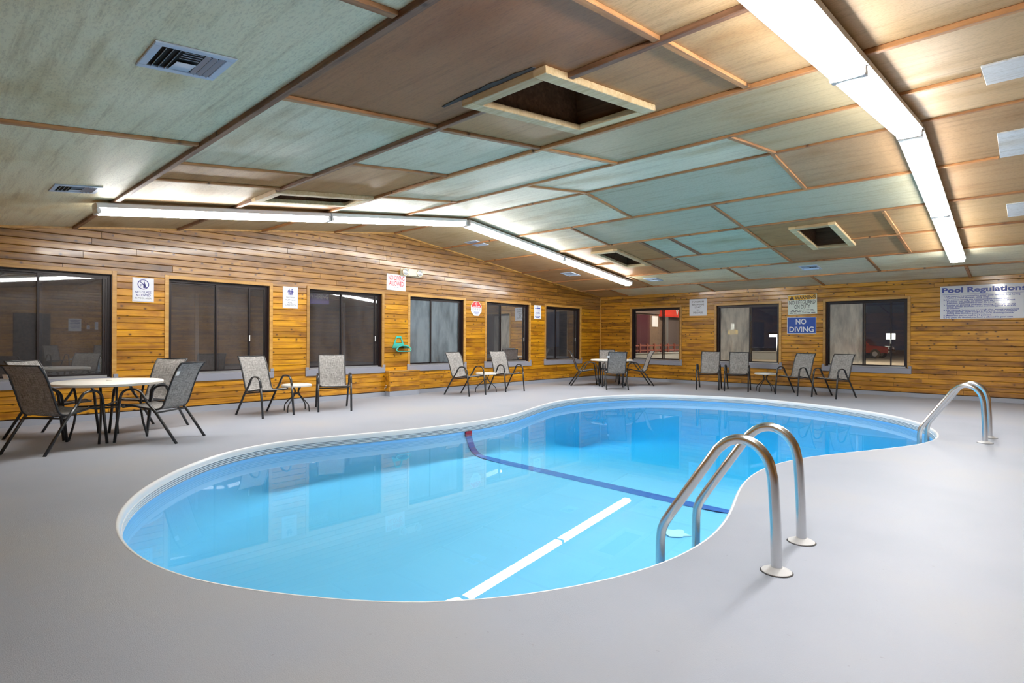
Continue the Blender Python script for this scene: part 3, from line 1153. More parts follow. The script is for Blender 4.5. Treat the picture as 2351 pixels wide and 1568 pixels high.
def make_chair():
    r = empty('patio_chair')
    hw = 0.265
    seat_c = arc_pts([(0.27, 0.425), (0.22, 0.432), (0.05, 0.405), (-0.10, 0.385)], 4)
    back_c = arc_pts([(-0.10, 0.385), (-0.165, 0.405), (-0.205, 0.47), (-0.27, 0.66), (-0.335, 0.82), (-0.385, 0.90), (-0.415, 0.935)], 4)
    sw = 0.222

    def sheet(name, curve):
        v, f = [], []
        for side in (0.004, -0.004):
            for p in curve:
                for x in (-sw, -sw / 3, sw / 3, sw):
                    sag = 0.010 * (1 - (x / sw) ** 2)
                    v.append((x, p.x, p.y - sag + side))
        n = len(curve)
        for s in range(2):
            for i in range(n - 1):
                for k in range(3):
                    a = s * n * 4 + i * 4 + k
                    f.append((a, a + 1, a + 5, a + 4))
        return mesh(name, v, f, M['sling'], r, True, fix=False)
    sheet('seat', seat_c)
    sheet('backrest', back_c)
    for s in (-1, 1):
        x = s * sw
        G().tube([(x, p.x, p.y) for p in seat_c[:-1] + back_c], 0.012, 0.012, 6).build('side_rail', M['black_metal'], r, True)
    for y, z in ((0.272, 0.424), (-0.14, 0.365)):
        G().tube([(-hw, y, z - 0.01), (hw, y, z - 0.01)], 0.011, 0.011, 6, up=(0, 0, 1)).build('crossbar', M['black_metal'], r, True)
    G().tube([(-sw, -0.412, 0.932), (sw, -0.412, 0.932)], 0.009, 0.009, 6, up=(0, 0, 1)).build('top_bar', M['black_metal'], r, True)
    for s in (-1, 1):
        x = s * hw
        front = [(0.375, 0.0), (0.335, 0.30), (0.315, 0.47)]
        arch = arc_pts([(0.315, 0.47), (0.295, 0.56), (0.245, 0.612), (0.16, 0.628), (0.08, 0.612), (0.03, 0.565), (-0.015, 0.49)], 3)
        rear = [(-0.015, 0.49), (-0.14, 0.345), (-0.385, 0.0)]
        G().tube([(x, a, b) for a, b in front], 0.017, 0.016, 8).build('leg', M['black_metal'], r, True)
        G().tube([(x, p.x, p.y) for p in arch], 0.020, 0.013, 8).build('armrest', M['black_metal'], r, True)
        G().tube([(x, a, b) for a, b in rear], 0.017, 0.016, 8).build('leg', M['black_metal'], r, True)
    return r


chair0 = make_chair()
CH_GROUP = 'grey sling patio chairs'
first_used = [False]


def place_chair(x, y, deg, label, tagside=0, group=CH_GROUP):
    """deg: world heading of the seat front"""
    if first_used[0]:
        c = copy_tree(chair0)
    else:
        c, first_used[0] = chair0, True
    c.matrix_world = at(x, y, 0, math.radians(deg - 90))
    tag(c, label, 'chair', group)
    if tagside:
        tags.append((c, tagside))
    return c


tags = []
place_chair(-7.89, 1.13, 125, 'sling chair with bright white tag at the nearer round table, its back to the pool', -1)
place_chair(-7.76, 2.10, 219, 'sling chair at the nearer round table, turned away from the children sign', -1)
place_chair(-8.92, 1.24, 40, 'sling chair at the nearer round table backing onto the window with reflected tubes')
place_chair(-8.74, 2.24, -54, 'sling chair at the nearer round table standing below the no glass sign by the boards')
place_chair(-9.05, 3.92, 8, 'sling chair angled beside a small table below the children must have adult supervision sign')
place_chair(-8.97, 5.07, -25, 'sling chair facing the pool squarely before the window beside the no diving allowed sign')
place_chair(-9.25, 8.42, 4, 'sling chair before the fogged window, beside a small table')
place_chair(-9.32, 9.81, -12, 'sling chair before the window right of the octagonal sign')
place_chair(-8.92, 12.44, 42, 'sling chair at the corner table, its back to the last gable wall window, white tag', 1)
place_chair(-7.78, 12.17, 132, 'sling chair at the corner table with its back to the pool', -1)
place_chair(-7.93, 13.52, 222, 'sling chair at the corner table in front of the window with the red roof outside', 1)
place_chair(-8.98, 13.70, -50, 'sling chair at the corner table tucked into the room corner')
place_chair(-6.06, 13.82, -72, 'sling chair below the maximum bathing load sign, first in the row on the back wall')
place_chair(-5.37, 13.90, -74, 'sling chair before the misted window of the back wall, next to a small table')
place_chair(-4.03, 13.85, -105, 'sling chair below the blue no diving sign')
place_chair(-3.24, 13.78, -107, 'sling chair before the window with the red pickup, last in the row')
place_chair(4.5, 4.85, 195, 'sling chair by the gable wall facing the windows, next to the paper notices')
place_chair(4.5, 3.55, 165, 'sling chair by the gable wall facing the windows, next to the dark door')
for c, s in tags:
    o = G().bbox((s * 0.222 - 0.028, -0.356, 0.79), (s * 0.222 + 0.028, -0.348, 0.845), 0.002).build('paper_tag', M['tag_white'], c)
    o.matrix_local = Matrix.Translation((0, -0.0, 0.0)) @ Matrix.Translation((0, -0.35, 0.82)) @ Matrix.Rotation(math.radians(22), 4, 'X') @ Matrix.Translation((0, 0.335, -0.82))
    o['label'] = 'white paper tag'


# ------------------------------------------------------------------ tables
def make_table():
    r = empty('round_table')
    R = 0.565
    auto_smooth(G().lathe([(0.10, 0.672), (R - 0.03, 0.664), (R - 0.004, 0.666), (R, 0.678), (R, 0.692), (R - 0.012, 0.702), (0.03, 0.704)], 48).build('tabletop', M['table_white'], r))
    auto_smooth(G().lathe([(0.028, 0.704), (0.028, 0.712), (0.02, 0.716), (0.004, 0.716)], 16).build('umbrella_hole_cap', M['table_white'], r))
    for k in range(4):
        a = math.pi / 4 + k * math.pi / 2 + 0.35
        c, s = math.cos(a), math.sin(a)
        G().tube([(c * q, s * q, z) for q, z in ((0.36, 0.668), (0.33, 0.50), (0.325, 0.38), (0.35, 0.2), (0.40, 0.0))], 0.013, 0.013, 8, up=(0.3, 0.1, 0.9)).build('leg', M['black_metal'], r, True)
    G().tube([(0.36 * math.cos(a), 0.36 * math.sin(a), 0.656) for a in [k * math.pi / 12 for k in range(24)]], 0.01, 0.01, 6, up=(0, 0, 1), closed=True).build('top_ring', M['black_metal'], r, True)
    for k in range(2):
        a = math.pi / 4 + k * math.pi / 2 + 0.35
        c, s = math.cos(a), math.sin(a)
        G().tube([(-c * 0.325, -s * 0.325, 0.40 + 0.02 * k), (c * 0.325, s * 0.325, 0.40 + 0.02 * k)], 0.010, 0.010, 6, up=(0, 0, 1)).build('stretcher', M['black_metal'], r, True)
    G().tube([(0.2 * math.cos(a), 0.2 * math.sin(a), 0.395) for a in [k * math.pi / 10 for k in range(20)]], 0.009, 0.009, 6, up=(0, 0, 1), closed=True).build('brace_ring', M['black_metal'], r, True)
    return r


t0 = make_table()
t0.matrix_world = at(-8.25, 1.68)
tag(t0, 'white round patio table with black legs by the no glass sign', 'table', 'white round patio tables')
t1 = copy_tree(t0)
t1.matrix_world = at(-8.40, 12.97, 0, 0.5)
tag(t1, 'white round patio table with black legs in the room corner')


def make_side():
    r = empty('side_table')
    auto_smooth(G().lathe([(0.05, 0.418), (0.215, 0.414), (0.238, 0.418), (0.243, 0.430), (0.240, 0.448), (0.225, 0.455), (0.02, 0.455)], 32).build('tabletop', M['table_white'], r))
    for k in range(4):
        a = k * math.pi / 2 + 0.5
        c, s = math.cos(a), math.sin(a)
        pts = arc_pts([(0.085, 0.416), (0.045, 0.36), (0.04, 0.31), (0.08, 0.255), (0.17, 0.17), (0.225, 0.11), (0.238, 0.05), (0.24, 0.0)], 3)
        G().tube([(c * p.x, s * p.x, p.y) for p in pts], 0.010, 0.010, 6, up=(-s, c, 0)).build('leg', M['black_metal'], r, True)
    G().tube([(0.05 * math.cos(a), 0.05 * math.sin(a), 0.30) for a in [k * math.pi / 6 for k in range(12)]], 0.008, 0.008, 6, up=(0, 0, 1), closed=True).build('leg_ring', M['black_metal'], r, True)
    return r


s0 = make_side()
s0.matrix_world = at(-9.16, 4.50)
tag(s0, 'small white side table with splayed black legs below the children sign', 'side table', 'small white side tables')
for x, y, rz, l in ((-9.32, 9.13, 0.3, 'small white side table with splayed black legs below the octagonal sign'),
                    (-4.78, 14.08, 0.8, 'small white side table with splayed black legs on the back wall side'),
                    (4.6, 4.2, 0.2, 'small white side table by the gable wall facing the windows')):
    c = copy_tree(s0)
    c.matrix_world = at(x, y, 0, rz)
    tag(c, l)


# ------------------------------------------------------------------ ladders
def make_ladder(bx, by, deg, sp, label):
    r = tag(empty('pool_ladder', at(bx, by, 0, math.radians(deg))), label, 'pool ladder', 'steel pool ladders')
    prof = [(0.0, 0.0), (0.006, 0.25), (0.018, 0.46)]
    prof += [(p.x, p.y) for p in arc_pts([(0.022, 0.50), (0.045, 0.585), (0.10, 0.655), (0.175, 0.685), (0.25, 0.668), (0.315, 0.615)], 4)]
    prof += [(0.45, 0.41), (0.585, 0.205), (0.628, 0.135), (0.648, 0.085), (0.655, 0.02), (0.657, -0.2), (0.66, -0.56)]
    for s in (0, 1):
        y = -s * sp
        rail = auto_smooth(G().tube([(a, y, b) for a, b in prof], 0.028, 0.028, 16, up=(0, 1, 0)).build('rail', M['steel'], r), 50)
        auto_smooth(G().lathe([(0.076, 0.0), (0.076, 0.006), (0.070, 0.010), (0.05, 0.014), (0.040, 0.024), (0.030, 0.026)], 28, (0, y)).build('escutcheon', M['grey_white'], r), 50)
        o = G().lathe([(0.082, 0.0), (0.082, 0.0015), (0.02, 0.0015)], 28, (0, y)).build('caulk_ring', M['ink'], r)
    for z in (-0.27, -0.47):
        G().bbox((0.60, -sp + 0.02, z - 0.015), (0.71, -0.02, z + 0.015), 0.006).build('tread', M['steel'], r)
    return r


make_ladder(-1.01, 3.16, 184, 0.575, 'brushed steel pool ladder standing on the near pinch of the pool')
make_ladder(-0.455, 8.92, 178, 0.53, 'brushed steel pool ladder at the far rounded end of the pool, toward the rules sign')


# ------------------------------------------------------------------ lettering
def text_geo(body, bold=0.0):
    cu = bpy.data.curves.new('t', 'FONT')
    cu.body = body
    cu.size = 1.0
    cu.offset = bold
    cu.resolution_u = 3
    ob = bpy.data.objects.new('t', cu)
    COL.objects.link(ob)
    dg = bpy.context.evaluated_depsgraph_get()
    me = bpy.data.meshes.new_from_object(ob.evaluated_get(dg))
    v = [(p.co.x, p.co.y) for p in me.vertices]
    f = [tuple(p.vertices) for p in me.polygons]
    bpy.data.objects.remove(ob)
    bpy.data.curves.remove(cu)
    bpy.data.meshes.remove(me)
    return v, f


class Letters:
    def __init__(self, z=0.006):
        self.v, self.f, self.z = [], [], z

    def fit(self, body, cx, cy_, w, h, bold=0.0):
        v, f = text_geo(body, bold)
        x0, x1 = min(p[0] for p in v), max(p[0] for p in v)
        y0, y1 = min(p[1] for p in v), max(p[1] for p in v)
        n = len(self.v)
        self.v += [(cx + ((p[0] - x0) / (x1 - x0) - 0.5) * w, cy_ + ((p[1] - y0) / (y1 - y0) - 0.5) * h, self.z) for p in v]
        self.f += [tuple(i + n for i in q) for q in f]

    def line(self, body, x, y, sx, sy, bold=0.0):
        v, f = text_geo(body, bold)
        n = len(self.v)
        self.v += [(x + p[0] * sx, y + p[1] * sy, self.z) for p in v]
        self.f += [tuple(i + n for i in q) for q in f]

    def poly(self, pts):
        n = len(self.v)
        self.v += [(a, b, self.z) for a, b in pts]
        self.f.append(tuple(range(n, n + len(pts))))

    def disc(self, cx, cy_, rx, ry=None, seg=20):
        ry = ry or rx
        self.poly([(cx + rx * math.cos(2 * math.pi * k / seg), cy_ + ry * math.sin(2 * math.pi * k / seg)) for k in range(seg)])

    def ring(self, cx, cy_, r0, r1, seg=36):
        for k in range(seg):
            a, b = 2 * math.pi * k / seg, 2 * math.pi * (k + 1) / seg
            self.poly([(cx + r0 * math.cos(a), cy_ + r0 * math.sin(a)), (cx + r1 * math.cos(a), cy_ + r1 * math.sin(a)),
                       (cx + r1 * math.cos(b), cy_ + r1 * math.sin(b)), (cx + r0 * math.cos(b), cy_ + r0 * math.sin(b))])

    def words(self, cx, cy_, w, h, n):
        """one line of print too small to read: n word-length strokes"""
        rs = random.Random(int(abs(cx * 991 + cy_ * 7919 + w * 131) * 1000))
        ls = [rs.uniform(0.6, 1.6) for _ in range(n)]
        gap = 0.35
        k = w / (sum(ls) + gap * (n - 1))
        x = cx - w / 2
        for q in ls:
            self.rect(x, cy_ - h / 2, x + q * k, cy_ + h / 2)
            x += (q + gap) * k

    def rect(self, x0, y0, x1, y1):
        self.poly([(x0, y0), (x1, y0), (x1, y1), (x0, y1)])

    def frame(self, w, h, t):
        self.rect(-w, -h, w, -h + t)
        self.rect(-w, h - t, w, h)
        self.rect(-w, -h + t, -w + t, h - t)
        self.rect(w - t, -h + t, w, h - t)

    def build(self, name, mat, parent):
        o = mesh(name, self.v, self.f, mat, parent, fix=False)
        for p in o.data.polygons:
            if p.normal.z < 0:
                p.flip()
        return o


def sign(name, MW, a0, a1, z0, z1, mat, label, rot=0.0, cat='sign', plate=True):
    W, H = a1 - a0, z1 - z0
    r = tag(empty(name, MW @ Matrix.Translation(((a0 + a1) / 2, (z0 + z1) / 2, 0.0205)) @ Matrix.Rotation(rot, 4, 'Z')), label, cat, 'wall signs')
    if plate:
        G().bbox((-W / 2, -H / 2, 0.0), (W / 2, H / 2, 0.005), 0.0015).build('plate', mat, r)
    return r, W, H


# no glass
r, W, H = sign('wall_sign', ML, 2.37, 2.66, 1.785, 2.16, M['white'], 'white sign reading no glass allowed in pool area with a crossed-out bottle')
b = Letters()
b.frame(W / 2 - 0.008, H / 2 - 0.008, 0.003)
b.ring(0.0, 0.085, 0.066, 0.078)
b.poly([(-0.052, 0.128), (-0.043, 0.137), (0.052, 0.042), (0.043, 0.033)])
b.poly([(0.0, 0.03), (0.032, 0.03), (0.032, 0.085), (0.021, 0.105), (0.021, 0.128), (0.011, 0.128), (0.011, 0.105), (0.0, 0.085)])
b.poly([(-0.046, 0.083), (-0.016, 0.083), (-0.029, 0.062), (-0.029, 0.045), (-0.022, 0.042), (-0.04, 0.042), (-0.033, 0.045), (-0.033, 0.062)])
b.fit('NO GLASS', 0, -0.035, 0.215, 0.034, 0.012)
b.fit('ALLOWED', 0, -0.084, 0.20, 0.034, 0.012)
b.build('lettering', M['navy'], r)
b = Letters()
b.fit('IN POOL AREA', 0, -0.13, 0.22, 0.026, 0.004)
b.build('lettering', M['grey_ink'], r)

# children
r, W, H = sign('wall_sign', ML, 4.74, 5.035, 1.79, 2.19, M['white'], 'white sign with figures reading children must have adult supervision')
b = Letters()
b.frame(W / 2 - 0.006, H / 2 - 0.006, 0.003)
for s in (-1, 1):
    x = s * 0.028
    b.disc(x, 0.155, 0.013)
    b.poly([(x - 0.022, 0.138), (x + 0.022, 0.138), (x + 0.03, 0.095), (x + 0.022, 0.092), (x + 0.014, 0.118), (x + 0.012, 0.045), (x + 0.003, 0.045), (x, 0.085), (x - 0.003, 0.045), (x - 0.012, 0.045), (x - 0.014, 0.118), (x - 0.022, 0.092), (x - 0.03, 0.095)])
b.disc(0, 0.098, 0.008)
b.poly([(-0.011, 0.088), (0.011, 0.088), (0.009, 0.045), (-0.009, 0.045)])
b.build('pictogram', M['navy'], r)
b = Letters()
for i, (t, w) in enumerate((('CHILDREN', 0.17), ('MUST HAVE', 0.19), ('ADULT', 0.11), ('SUPERVISION', 0.225))):
    b.fit(t, 0, 0.0 - i * 0.047, w, 0.030, 0.0)
b.build('lettering', M['ink'], r)

# no diving allowed
r, W, H = sign('wall_sign', ML, 7.015, 7.515, 2.28, 2.63, M['white'], 'white sign with red letters reading no diving allowed', -0.015)
b = Letters()
b.fit('NO DIVING', 0.0, 0.095, 0.42, 0.105, 0.014)
b.fit('ALLOWED', 0.0, -0.025, 0.38, 0.105, 0.014)
b.build('lettering', M['red_ink'], r)
b = Letters()
b.words(0, -0.11, 0.11, 0.008, 3)
b.build('lettering', M['grey_ink'], r)

# octagon
r, W, H = sign('wall_sign', ML, 9.48, 9.84, 1.81, 2.17, M['white'], 'octagonal red and white safety sign', plate=False)
octo = [(0.18 * math.cos(a) / math.cos(math.pi / 8), 0.18 * math.sin(a) / math.cos(math.pi / 8)) for a in [math.pi / 8 + k * math.pi / 4 for k in range(8)]]
G().prism(octo, 0.0, 0.005).build('plate', M['white'], r)
b = Letters()
b.poly([(0.165, 0.035), (0.165, 0.072), (0.072, 0.168), (-0.072, 0.168), (-0.165, 0.072), (-0.165, 0.035)])
b.build('red_field', M['red_ink'], r)
b = Letters(0.0075)
b.ring(0, 0.115, 0.026, 0.034)
b.poly([(-0.028, 0.133), (-0.022, 0.139), (0.028, 0.097), (0.022, 0.091)])
b.words(0, 0.055, 0.24, 0.014, 3)
b.build('lettering', M['white'], r)
b = Letters()
for k in range(4):
    b.ring(-0.11 + k * 0.073, -0.015, 0.022, 0.028, 20)
    b.disc(-0.11 + k * 0.073, -0.015, 0.007, 0.013, 10)
    b.rect(-0.135 + k * 0.073, -0.062, -0.088 + k * 0.073, -0.057)
b.build('pictogram', M['grey_ink'], r)
b = Letters()
for k, w in enumerate((0.17, 0.19, 0.15, 0.12)):
    b.rect(-w / 2, -0.085 - k * 0.018, w / 2, -0.078 - k * 0.018)
b.build('small_print', M['rule_blue'], r)

# small blue notice
r, W, H = sign('wall_sign', ML, 11.86, 12.17, 1.80, 2.185, M['white'], 'narrow white notice with pale blue print beside the last gable window')
b = Letters()
b.ring(0, 0.145, 0.012, 0.018, 16)
b.words(0, 0.105, 0.22, 0.026, 2)
for k in range(5):
    b.words(0, 0.06 - k * 0.035, 0.19 - 0.012 * (k % 3), 0.009, 4)
b.words(0, -0.122, 0.22, 0.016, 3)
b.words(0, -0.155, 0.15, 0.016, 2)
b.build('lettering', M['rule_blue'], r)

# bathing load
r, W, H = sign('wall_sign', MB, -7.21, -6.70, 1.915, 2.385, M['white'], 'white sign reading maximum bathing load 34 people')
b = Letters()
for i, (t, w) in enumerate((('MAXIMUM', 0.33), ('BATHING', 0.34), ('LOAD', 0.19), ('34', 0.085), ('PEOPLE', 0.28))):
    b.fit(t, 0, 0.155 - i * 0.076, w, 0.05, 0.0)
b.build('lettering', M['ink'], r)

# warning
r, W, H = sign('wall_sign', MB, -4.595, -3.925, 1.885, 2.375, M['pale_green'], 'pale warning sign with yellow band reading no lifeguard on duty', 0.02)
b = Letters()
b.rect(-W / 2 + 0.01, 0.115, W / 2 - 0.01, H / 2 - 0.012)
b.build('yellow_band', M['yellow'], r)
b = Letters(0.0075)
b.fit('WARNING', 0.07, 0.172, 0.47, 0.095, 0.02)
b.poly([(-0.29, 0.125), (-0.18, 0.125), (-0.235, 0.225)])
b.fit('NO LIFEGUARD', 0.0, 0.055, 0.60, 0.098, 0.0)
b.fit('ON DUTY', 0.0, -0.055, 0.36, 0.098, 0.0)
b.build('lettering', M['ink'], r)
b = Letters(0.009)
b.fit('!', -0.235, 0.16, 0.014, 0.06)
b.build('exclamation', M['yellow'], r)
b = Letters()
for i in range(3):
    b.words(0, -0.138 - i * 0.037, 0.50 + 0.045 * i, 0.016, 6)
b.build('small_print', M['grey_ink'], r)

# blue no diving
r, W, H = sign('wall_sign', MB, -4.61, -3.94, 1.405, 1.815, M['white'], 'blue sign with white letters reading no diving')
b = Letters()
b.rect(-W / 2 + 0.012, -H / 2 + 0.012, W / 2 - 0.012, H / 2 - 0.012)
b.build('blue_field', M['sign_blue'], r)
b = Letters(0.0075)
b.fit('NO', -0.01, 0.095, 0.24, 0.135, 0.022)
b.fit('DIVING', 0.0, -0.10, 0.56, 0.135, 0.022)
b.build('lettering', M['white'], r)

# regulations
r, W, H = sign('wall_sign', MB, -1.525, -0.10, 1.705, 2.405, M['white'], 'large glossy white sign headed Pool Regulations in blue')
b = Letters()
b.fit('Pool Regulations', -0.01, 0.245, 1.34, 0.14, 0.036)
b.rect(-0.67, 0.165, 0.67, 0.171)
rules = ['1. No person is permitted to enter pool without first having', '    Taken a warm shower, using soap.',
         '2. No person having any communicable disease, skin', '    Eruption, cut, sore, or lesion, eye, ear, nose or throat', '    Infection, is permitted to use the pool.',
         '3. Spitting or spouting of water, blowing the nose, or any', '    Other similar activities in the swimming pool is strictly', '    Prohibited.',
         '4. No running, boisterous or rough play, except supervised', '    Water sports, is permitted in the pool, on the runways,', '    Diving boards,floats, platforms, or in dressing rooms.',
         '5. Maximum patron load is 34 persons.', '6. No glass, no alcohol, no food is allowed in pool area.']
yy = 0.118
for i, t in enumerate(rules):
    if i and t[0] != ' ':
        yy -= 0.0095
    b.line(t, -0.655, yy, 0.050, 0.043, 0.022)
    yy -= 0.0335
b.build('lettering', M['rule_blue'], r)

# ------------------------------------------------------------------ emergency light, hose hanger, wooden box
r = tag(empty('emergency_light', ML @ Matrix.Translation((7.64, 2.695, 0.0205))), 'beige emergency light box with two round lamp heads', 'emergency light')
G().bbox((-0.27, -0.085, 0.0), (0.27, 0.085, 0.012), 0.004).build('back_plate', M['beige'], r)
G().bbox((-0.115, -0.075, 0.012), (0.115, 0.075, 0.09), 0.008).build('battery_box', M['beige'], r)
for s in (-1, 1):
    hd = auto_smooth(G().lathe([(0.03, 0.012), (0.055, 0.03), (0.078, 0.075), (0.082, 0.10), (0.076, 0.104), (0.068, 0.098)], 24, (s * 0.195, 0.0)).build('lamp_head', M['beige'], r))
    auto_smooth(G().lathe([(0.066, 0.0985), (0.045, 0.105), (0.01, 0.108)], 20, (s * 0.195, 0.0)).build('lens', plain('lamp_lens', (0.75, 0.80, 0.85), 0.1, 0.6) if s < 0 else bpy.data.materials['lamp_lens'], hd))

r = tag(empty('hose_hanger', ML @ Matrix.Translation((7.33, 1.0, 0.0205))), 'teal plastic hose hanger on the boards between two windows', 'hose hanger')
g = G()
# sloping back plate with an opening
for poly in ([(-0.06, 0.29), (0.06, 0.29), (0.052, 0.245), (-0.052, 0.245)], [(-0.16, 0.04), (-0.085, 0.14), (-0.052, 0.245), (-0.06, 0.29), (-0.10, 0.20)],
             [(0.16, 0.04), (0.10, 0.20), (0.06, 0.29), (0.052, 0.245), (0.085, 0.14)], [(-0.085, 0.14), (0.085, 0.14), (0.16, 0.04), (0.09, 0.075), (-0.09, 0.075), (-0.16, 0.04)]):
    g.prism(poly, 0.0, 0.014)
g.build('back_plate', M['teal'], r)
arch = [(0.165 * math.cos(a), 0.03 + 0.07 * math.sin(a)) for a in [math.pi * k / 10 for k in range(11)]]
inn = [(0.145 * math.cos(a), 0.02 + 0.055 * math.sin(a)) for a in [math.pi * k / 10 for k in range(11)]]
g = G()
for k in range(10):
    g.prism([arch[k], arch[k + 1], inn[k + 1], inn[k]], 0.0, 0.20)
g.build('saddle', M['teal'], r)
g = G()
g.tube([(-0.17, 0.03, 0.20), (-0.20, -0.005, 0.21), (-0.17, -0.04, 0.215), (0.15, -0.04, 0.215), (0.185, 0.0, 0.21), (0.165, 0.035, 0.20)], 0.014, 0.014, 6, up=(0, 0, 1))
g.build('lip', M['teal'], r, True)

r = tag(empty('wooden_box', ML @ Matrix.Translation((6.98, 0, 0.0205))), 'low pine-boarded box cover below the hose hanger', 'box')
BW, BD = 0.80, 0.17
G().box((0.012, 0.0, 0.0), (BW - 0.012, 0.105, BD - 0.005)).build('plinth', M['deck'], r)
for k in range(4):
    z0 = 0.106 + k * 0.103
    o = board_mesh('board', [(0.02, z0), (BW, z0), (BW, z0 + 0.101), (0.02, z0 + 0.101)], M['pine'], r)
    o.location.z = BD - 0.02
    o2 = G().bbox((0.0, z0, 0.0), (0.02, z0 + 0.101, BD), 0.003).build('board', M['pine_back'], r)
    o3 = G().bbox((BW - 0.02, z0, 0.0), (BW, z0 + 0.101, BD - 0.021), 0.003).build('board', M['pine'], r)
G().bbox((-0.01, 0.519, 0.0), (BW + 0.01, 0.54, BD + 0.01), 0.003).build('top_board', M['trim_wood'], r)
sp = tag(empty('wall_spigot', ML @ Matrix.Translation((6.98, 0.20, 0.12))), 'small chrome spigot on the side of the pine box', 'spigot')
G().tube([(0.0, 0.0, 0.0), (-0.05, 0.0, 0.0)], 0.012, 0.012, 8, up=(0, 1, 0)).build('pipe', M['steel'], sp, True)
G().tube([(-0.05, 0.0, 0.0), (-0.065, -0.012, 0.0), (-0.07, -0.045, 0.0)], 0.010, 0.010, 8, up=(0, 0, 1)).build('spout', M['steel'], sp, True)
G().tube([(-0.045, 0.035, -0.025), (-0.045, 0.035, 0.025)], 0.007, 0.007, 8, up=(0, 1, 0)).build('handle', M['steel'], sp, True)

# ------------------------------------------------------------------ far side of the room (seen in reflections)
for a, z, w, h, l in ((-4.2, 1.68, 0.38, 0.46, 'large printed paper notice on the gable wall facing the windows'), (-4.6, 1.60, 0.10, 0.14, 'small square paper notice beside the large notice'), (-4.85, 1.66, 0.10, 0.28, 'narrow paper notice beside the large notice')):
    o, W, H = sign('paper_notice', MR, a - w / 2, a + w / 2, z - h / 2, z + h / 2, M['white'], l, cat='notice')
    b = Letters()
    for k in range(6):
        b.rect(-w * 0.4, h * (0.34 - 0.12 * k), w * (0.38 - 0.05 * (k % 2)), h * (0.38 - 0.12 * k))
    b.build('print', M['rule_blue'], o)
d = tag(empty('door_1', MR @ Matrix.Translation((-3.0, 0, 0.0205))), 'dark door in the gable wall facing the windows', kind='structure')
G().bbox((-0.5, 0.01, 0.0), (0.5, 2.06, 0.03), 0.004).build('door_leaf', M['frame'], d)
G().tube([(0.40, 1.0, 0.03), (0.40, 1.0, 0.08), (0.32, 1.0, 0.08)], 0.01, 0.01, 8, up=(0, 1, 0)).build('door_handle', M['steel'], d, True)

# ------------------------------------------------------------------ corridor behind the gable wall windows
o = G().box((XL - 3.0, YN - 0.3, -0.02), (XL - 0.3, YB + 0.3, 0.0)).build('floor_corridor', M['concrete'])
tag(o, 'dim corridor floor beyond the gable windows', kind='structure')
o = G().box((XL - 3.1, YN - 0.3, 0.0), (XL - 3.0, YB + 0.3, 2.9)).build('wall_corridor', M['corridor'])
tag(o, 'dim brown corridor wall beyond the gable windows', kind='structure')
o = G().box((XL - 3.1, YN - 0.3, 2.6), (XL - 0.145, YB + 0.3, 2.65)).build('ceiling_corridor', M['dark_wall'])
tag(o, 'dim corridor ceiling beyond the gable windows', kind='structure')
for i, y in enumerate((3.7, 8.3, 11.2)):
    d = tag(empty('door_%d' % (i + 2), frame_matrix((XL - 3.0, y, 0), (0, 1, 0), (0, 0, 1), (1, 0, 0))), 'dark door on the far side of the corridor', kind='structure')
    G().bbox((-0.5, 0.0, 0.0), (0.5, 2.1, 0.04), 0.004).build('door_leaf', M['dark_wall'], d)
    G().bbox((-0.58, 0.0, 0.0), (-0.51, 2.16, 0.05), 0.004).build('door_casing', M['track'], d)
    G().bbox((0.51, 0.0, 0.0), (0.58, 2.16, 0.05), 0.004).build('door_casing', M['track'], d)
hs = tag(empty('hiring_sign', frame_matrix((XL - 0.32, 5.50, 2.02), (0, 1, 0), (0, 0, 1), (1, 0, 0))), 'purple banner reading now hiring behind the glass', 'banner')
G().bbox((-0.5, -0.10, 0.0), (0.36, 0.16, 0.006), 0.001).build('banner_sheet', plain('purple_sheet', srgb(96, 84, 150), 0.5), hs)
b = Letters(0.008)
b.fit('NOW HIRING', 0.06, 0.05, 0.56, 0.10, 0.02)
b.build('lettering', M['white'], hs)
for x in (-0.4, 0.26):
    G().tube([(x, 0.16, 0.003), (x, 0.58, 0.003)], 0.003, 0.003, 5).build('hanging_cord', M['ink'], hs)

# ------------------------------------------------------------------ outdoors beyond the back wall
o = G().box((-70, YB + 0.32, -0.25), (30, 110, -0.2)).build('ground_outside', M['asphalt'])
tag(o, 'lamp-lit car park ground outside', kind='structure')


def parapet(x, y, rz, L, label):
    lw = tag(empty('parapet_wall', at(x, y, -0.2, rz)), label, 'wall')
    G().bbox((0, -0.1, 0), (L, 0.1, 0.56), 0.01).build('wall_body', M['concrete'], lw)
    G().bbox((-0.02, -0.14, 0.561), (L + 0.02, 0.14, 0.62), 0.01).build('cap', M['concrete'], lw)
    G().bbox((L - 0.6, -0.22, 0), (L - 0.05, -0.145, 1.0), 0.01).build('pier', M['concrete'], lw)


parapet(-19.0, 44.5, 0, 8.3, 'low grey parapet outside, seen through the window beside the warning sign')
parapet(-18.1, 28.0, math.pi / 2, 12.0, 'low grey parapet outside, in front of the rail fence')

